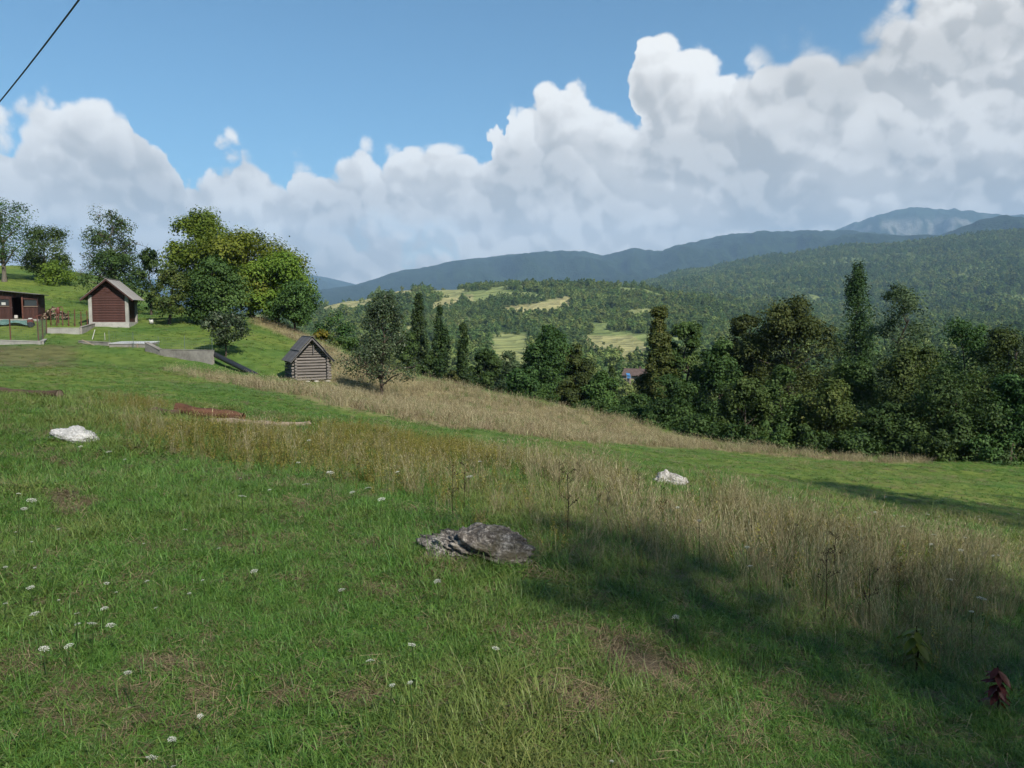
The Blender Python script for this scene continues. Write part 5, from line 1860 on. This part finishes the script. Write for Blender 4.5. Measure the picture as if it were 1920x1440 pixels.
TALL_F = [(451, 911), (505, 925), (455, 942), (580, 845), (205, 875), (235, 882), (35, 935), (45, 948), (60, 942), (150, 820), (152, 760), (165, 770), (575, 918), (620, 905), (660, 930), (560, 890), (745, 905), (715, 940), (690, 925), (880, 930),
          (1310, 1022), (1590, 1022), (1745, 1045), (1800, 1060), (1808, 1045), (1870, 1075), (1860, 1080), (1750, 1040), (1690, 1020), (1550, 1003), (1400, 1060), (1270, 985), (1480, 960), (1640, 990), (945, 850), (990, 870), (1120, 885), (900, 880), (1780, 1110), (1840, 1150), (1820, 1185), (1405, 1095)]
for k, (u, v) in enumerate(TALL_F):
    h = random.Random(k + 50).uniform(0.24, 0.40)
    p = on_ground(u, v)
    q = p * ((p.length - h / max(0.13, -px_dir(u, v).z)) / p.length)
    q = Vector((q.x, q.y, gz(q.x, q.y)))
    umbel(q, h, k + 3, 'white wild carrot umbel on a long stem among the tall dry grass', 'wild carrots in the tall grass', random.Random(k + 7).uniform(0.6, 0.95))
g = random.Random(77)
for k in range(26):
    u, v = g.uniform(1600, 1915), g.uniform(935, 985)
    p = on_ground(u, v)
    umbel(p, 0.1, k, 'tiny white flower dotting the shaded mown strip', 'white flowers on the shaded mown strip', 0.8)


def dead_weed_mesh(seed):
    g = random.Random(seed)
    tb = Tubes()
    h = 1.0
    tb.add([(0, 0, -0.05), (0.02, 0.01, 0.5), (0.0, 0.03, h)], [0.006, 0.005, 0.003], 4)
    rows = []
    for k in range(9):
        z = g.uniform(0.45, 0.98)
        a = g.uniform(0, 6.28)
        L = g.uniform(0.08, 0.22) * (1.15 - z * 0.6)
        tip = Vector((math.cos(a) * L, math.sin(a) * L, z + L * 0.9))
        tb.add([(0.01, 0.02, z), tip], [0.0035, 0.002], 3)
        for j in range(7):
            rows.append(Vector((0.01, 0.02, z)).lerp(tip, g.uniform(0.5, 1.1)) + Vector((g.gauss(0, .008), g.gauss(0, .008), g.gauss(0, .012))))
    gg = np.random.default_rng(seed)
    P = np.array([tuple(r) for r in rows])
    V = leaf_quads(P, unit(gg.normal(size=P.shape)), np.full(len(P), 0.026), gg, 0.7)
    st = tb.mesh('weed_stalk', MK)
    return st, new_mesh_quads('seed_cluster', V, np.repeat(gg.uniform(0, 1, len(P)), 4), MK)


WEEDS = [dead_weed_mesh(k) for k in range(4)]
WP = [(1063, 1010, .62), (1050, 950, .55), (1175, 945, .5), (1195, 960, .5), (1240, 990, .5), (1290, 965, .45), (1085, 930, .45), (1020, 930, .4), (1230, 930, .4), (1330, 990, .4), (1560, 1110, .55), (1545, 1180, .6), (1630, 1190, .5),
      (850, 985, .55), (870, 960, .5), (980, 945, .45), (492, 890, .4), (505, 880, .35), (670, 905, .3), (690, 900, .3), (1140, 1000, .45), (1415, 1030, .45), (1490, 1060, .45), (1380, 990, .4), (125, 760, .5), (1680, 1160, .5)]
for k, (u, v, h) in enumerate(WP):
    p = on_ground(u, v)
    root = empty('dead_weed', p, k * 1.7, label='dark dead weed stalk with seed clusters standing in the dry grass', category='weed', group='dead weed stalks in the tall grass')
    for nm, me in zip(('stalk', 'seed_cluster'), WEEDS[k % 4]):
        o = link(nm, me, root)
        o.scale = (h * 0.9, h * 0.9, h * 0.85)


def leaf_blade(name, mat, L=1.0, w=0.42):
    bm = bmesh.new()
    n = 6
    prev = None
    for i in range(n + 1):
        t = i / n
        k = w * math.sin(math.pi * min(1, t * 0.92 + 0.06)) ** 0.8 * 0.5
        z = -0.22 * t * t
        row = [bm.verts.new((L * t, -k, z + 0.06 * k)), bm.verts.new((L * t, 0, z - 0.05)), bm.verts.new((L * t, k, z + 0.06 * k))]
        if prev:
            for j in range(2):
                bm.faces.new((prev[j], row[j], row[j + 1], prev[j + 1]))
        prev = row
    me = bpy.data.meshes.new(name)
    bm.to_mesh(me)
    bm.free()
    for p in me.polygons:
        p.use_smooth = True
    me.materials.append(mat)
    return me


def seedling(label, u, v, h, leaf, c, n, seed):
    m = foliage('seedling_leaf_%d' % seed, *c, 0.35, 0.45, 0.3)
    p = on_ground(u, v)
    root = empty('seedling', p, 0, label=label, category='seedling')
    tb = Tubes()
    tb.add([(0, 0, -0.03), (0.01, 0.0, h * 0.5), (0.0, 0.01, h)], [0.006, 0.005, 0.003], 5)
    link('stem', tb.mesh('stem', MK), root)
    me = leaf_blade('seedling_leaf', m)
    g = random.Random(seed)
    for k in range(n):
        z = h * (0.35 + 0.65 * k / n)
        o = link('leaf', me, root, (0.0, 0.005, z), (g.uniform(-.3, .3), g.uniform(-.15, .75), k * 2.4 + g.uniform(-.3, .3)))
        s = leaf * g.uniform(0.75, 1.2)
        o.scale = (s, s, s)


seedling('small seedling with dark red autumn leaves at the edge of the tall grass', 1868, 1346, 0.25, 0.078, ((0.10, 0.022, 0.016), (0.16, 0.036, 0.026), (0.22, 0.06, 0.04)), 26, 1)
seedling('yellow green seedling with drooping pointed leaves in front of the tall grass', 1716, 1272, 0.28, 0.095, ((0.10, 0.13, 0.015), (0.17, 0.19, 0.025), (0.25, 0.24, 0.035)), 18, 2)

# ------------------------------------------------------------------ haze
m, t, out = material('haze')
pv = t.node('ShaderNodeVolumePrincipled')
pv.inputs['Color'].default_value = (0.42, 0.68, 1.0, 1)
pv.inputs['Density'].default_value = 9.3e-5
pv.inputs['Anisotropy'].default_value = 0.0
t.l.new(pv.outputs[0], out.inputs['Volume'])
bm = bmesh.new()
bm_box(bm, Vector((0, 0, 660)), (25600, 25600, 1640))
bm_obj('haze', bm, m, None, kind='stuff')
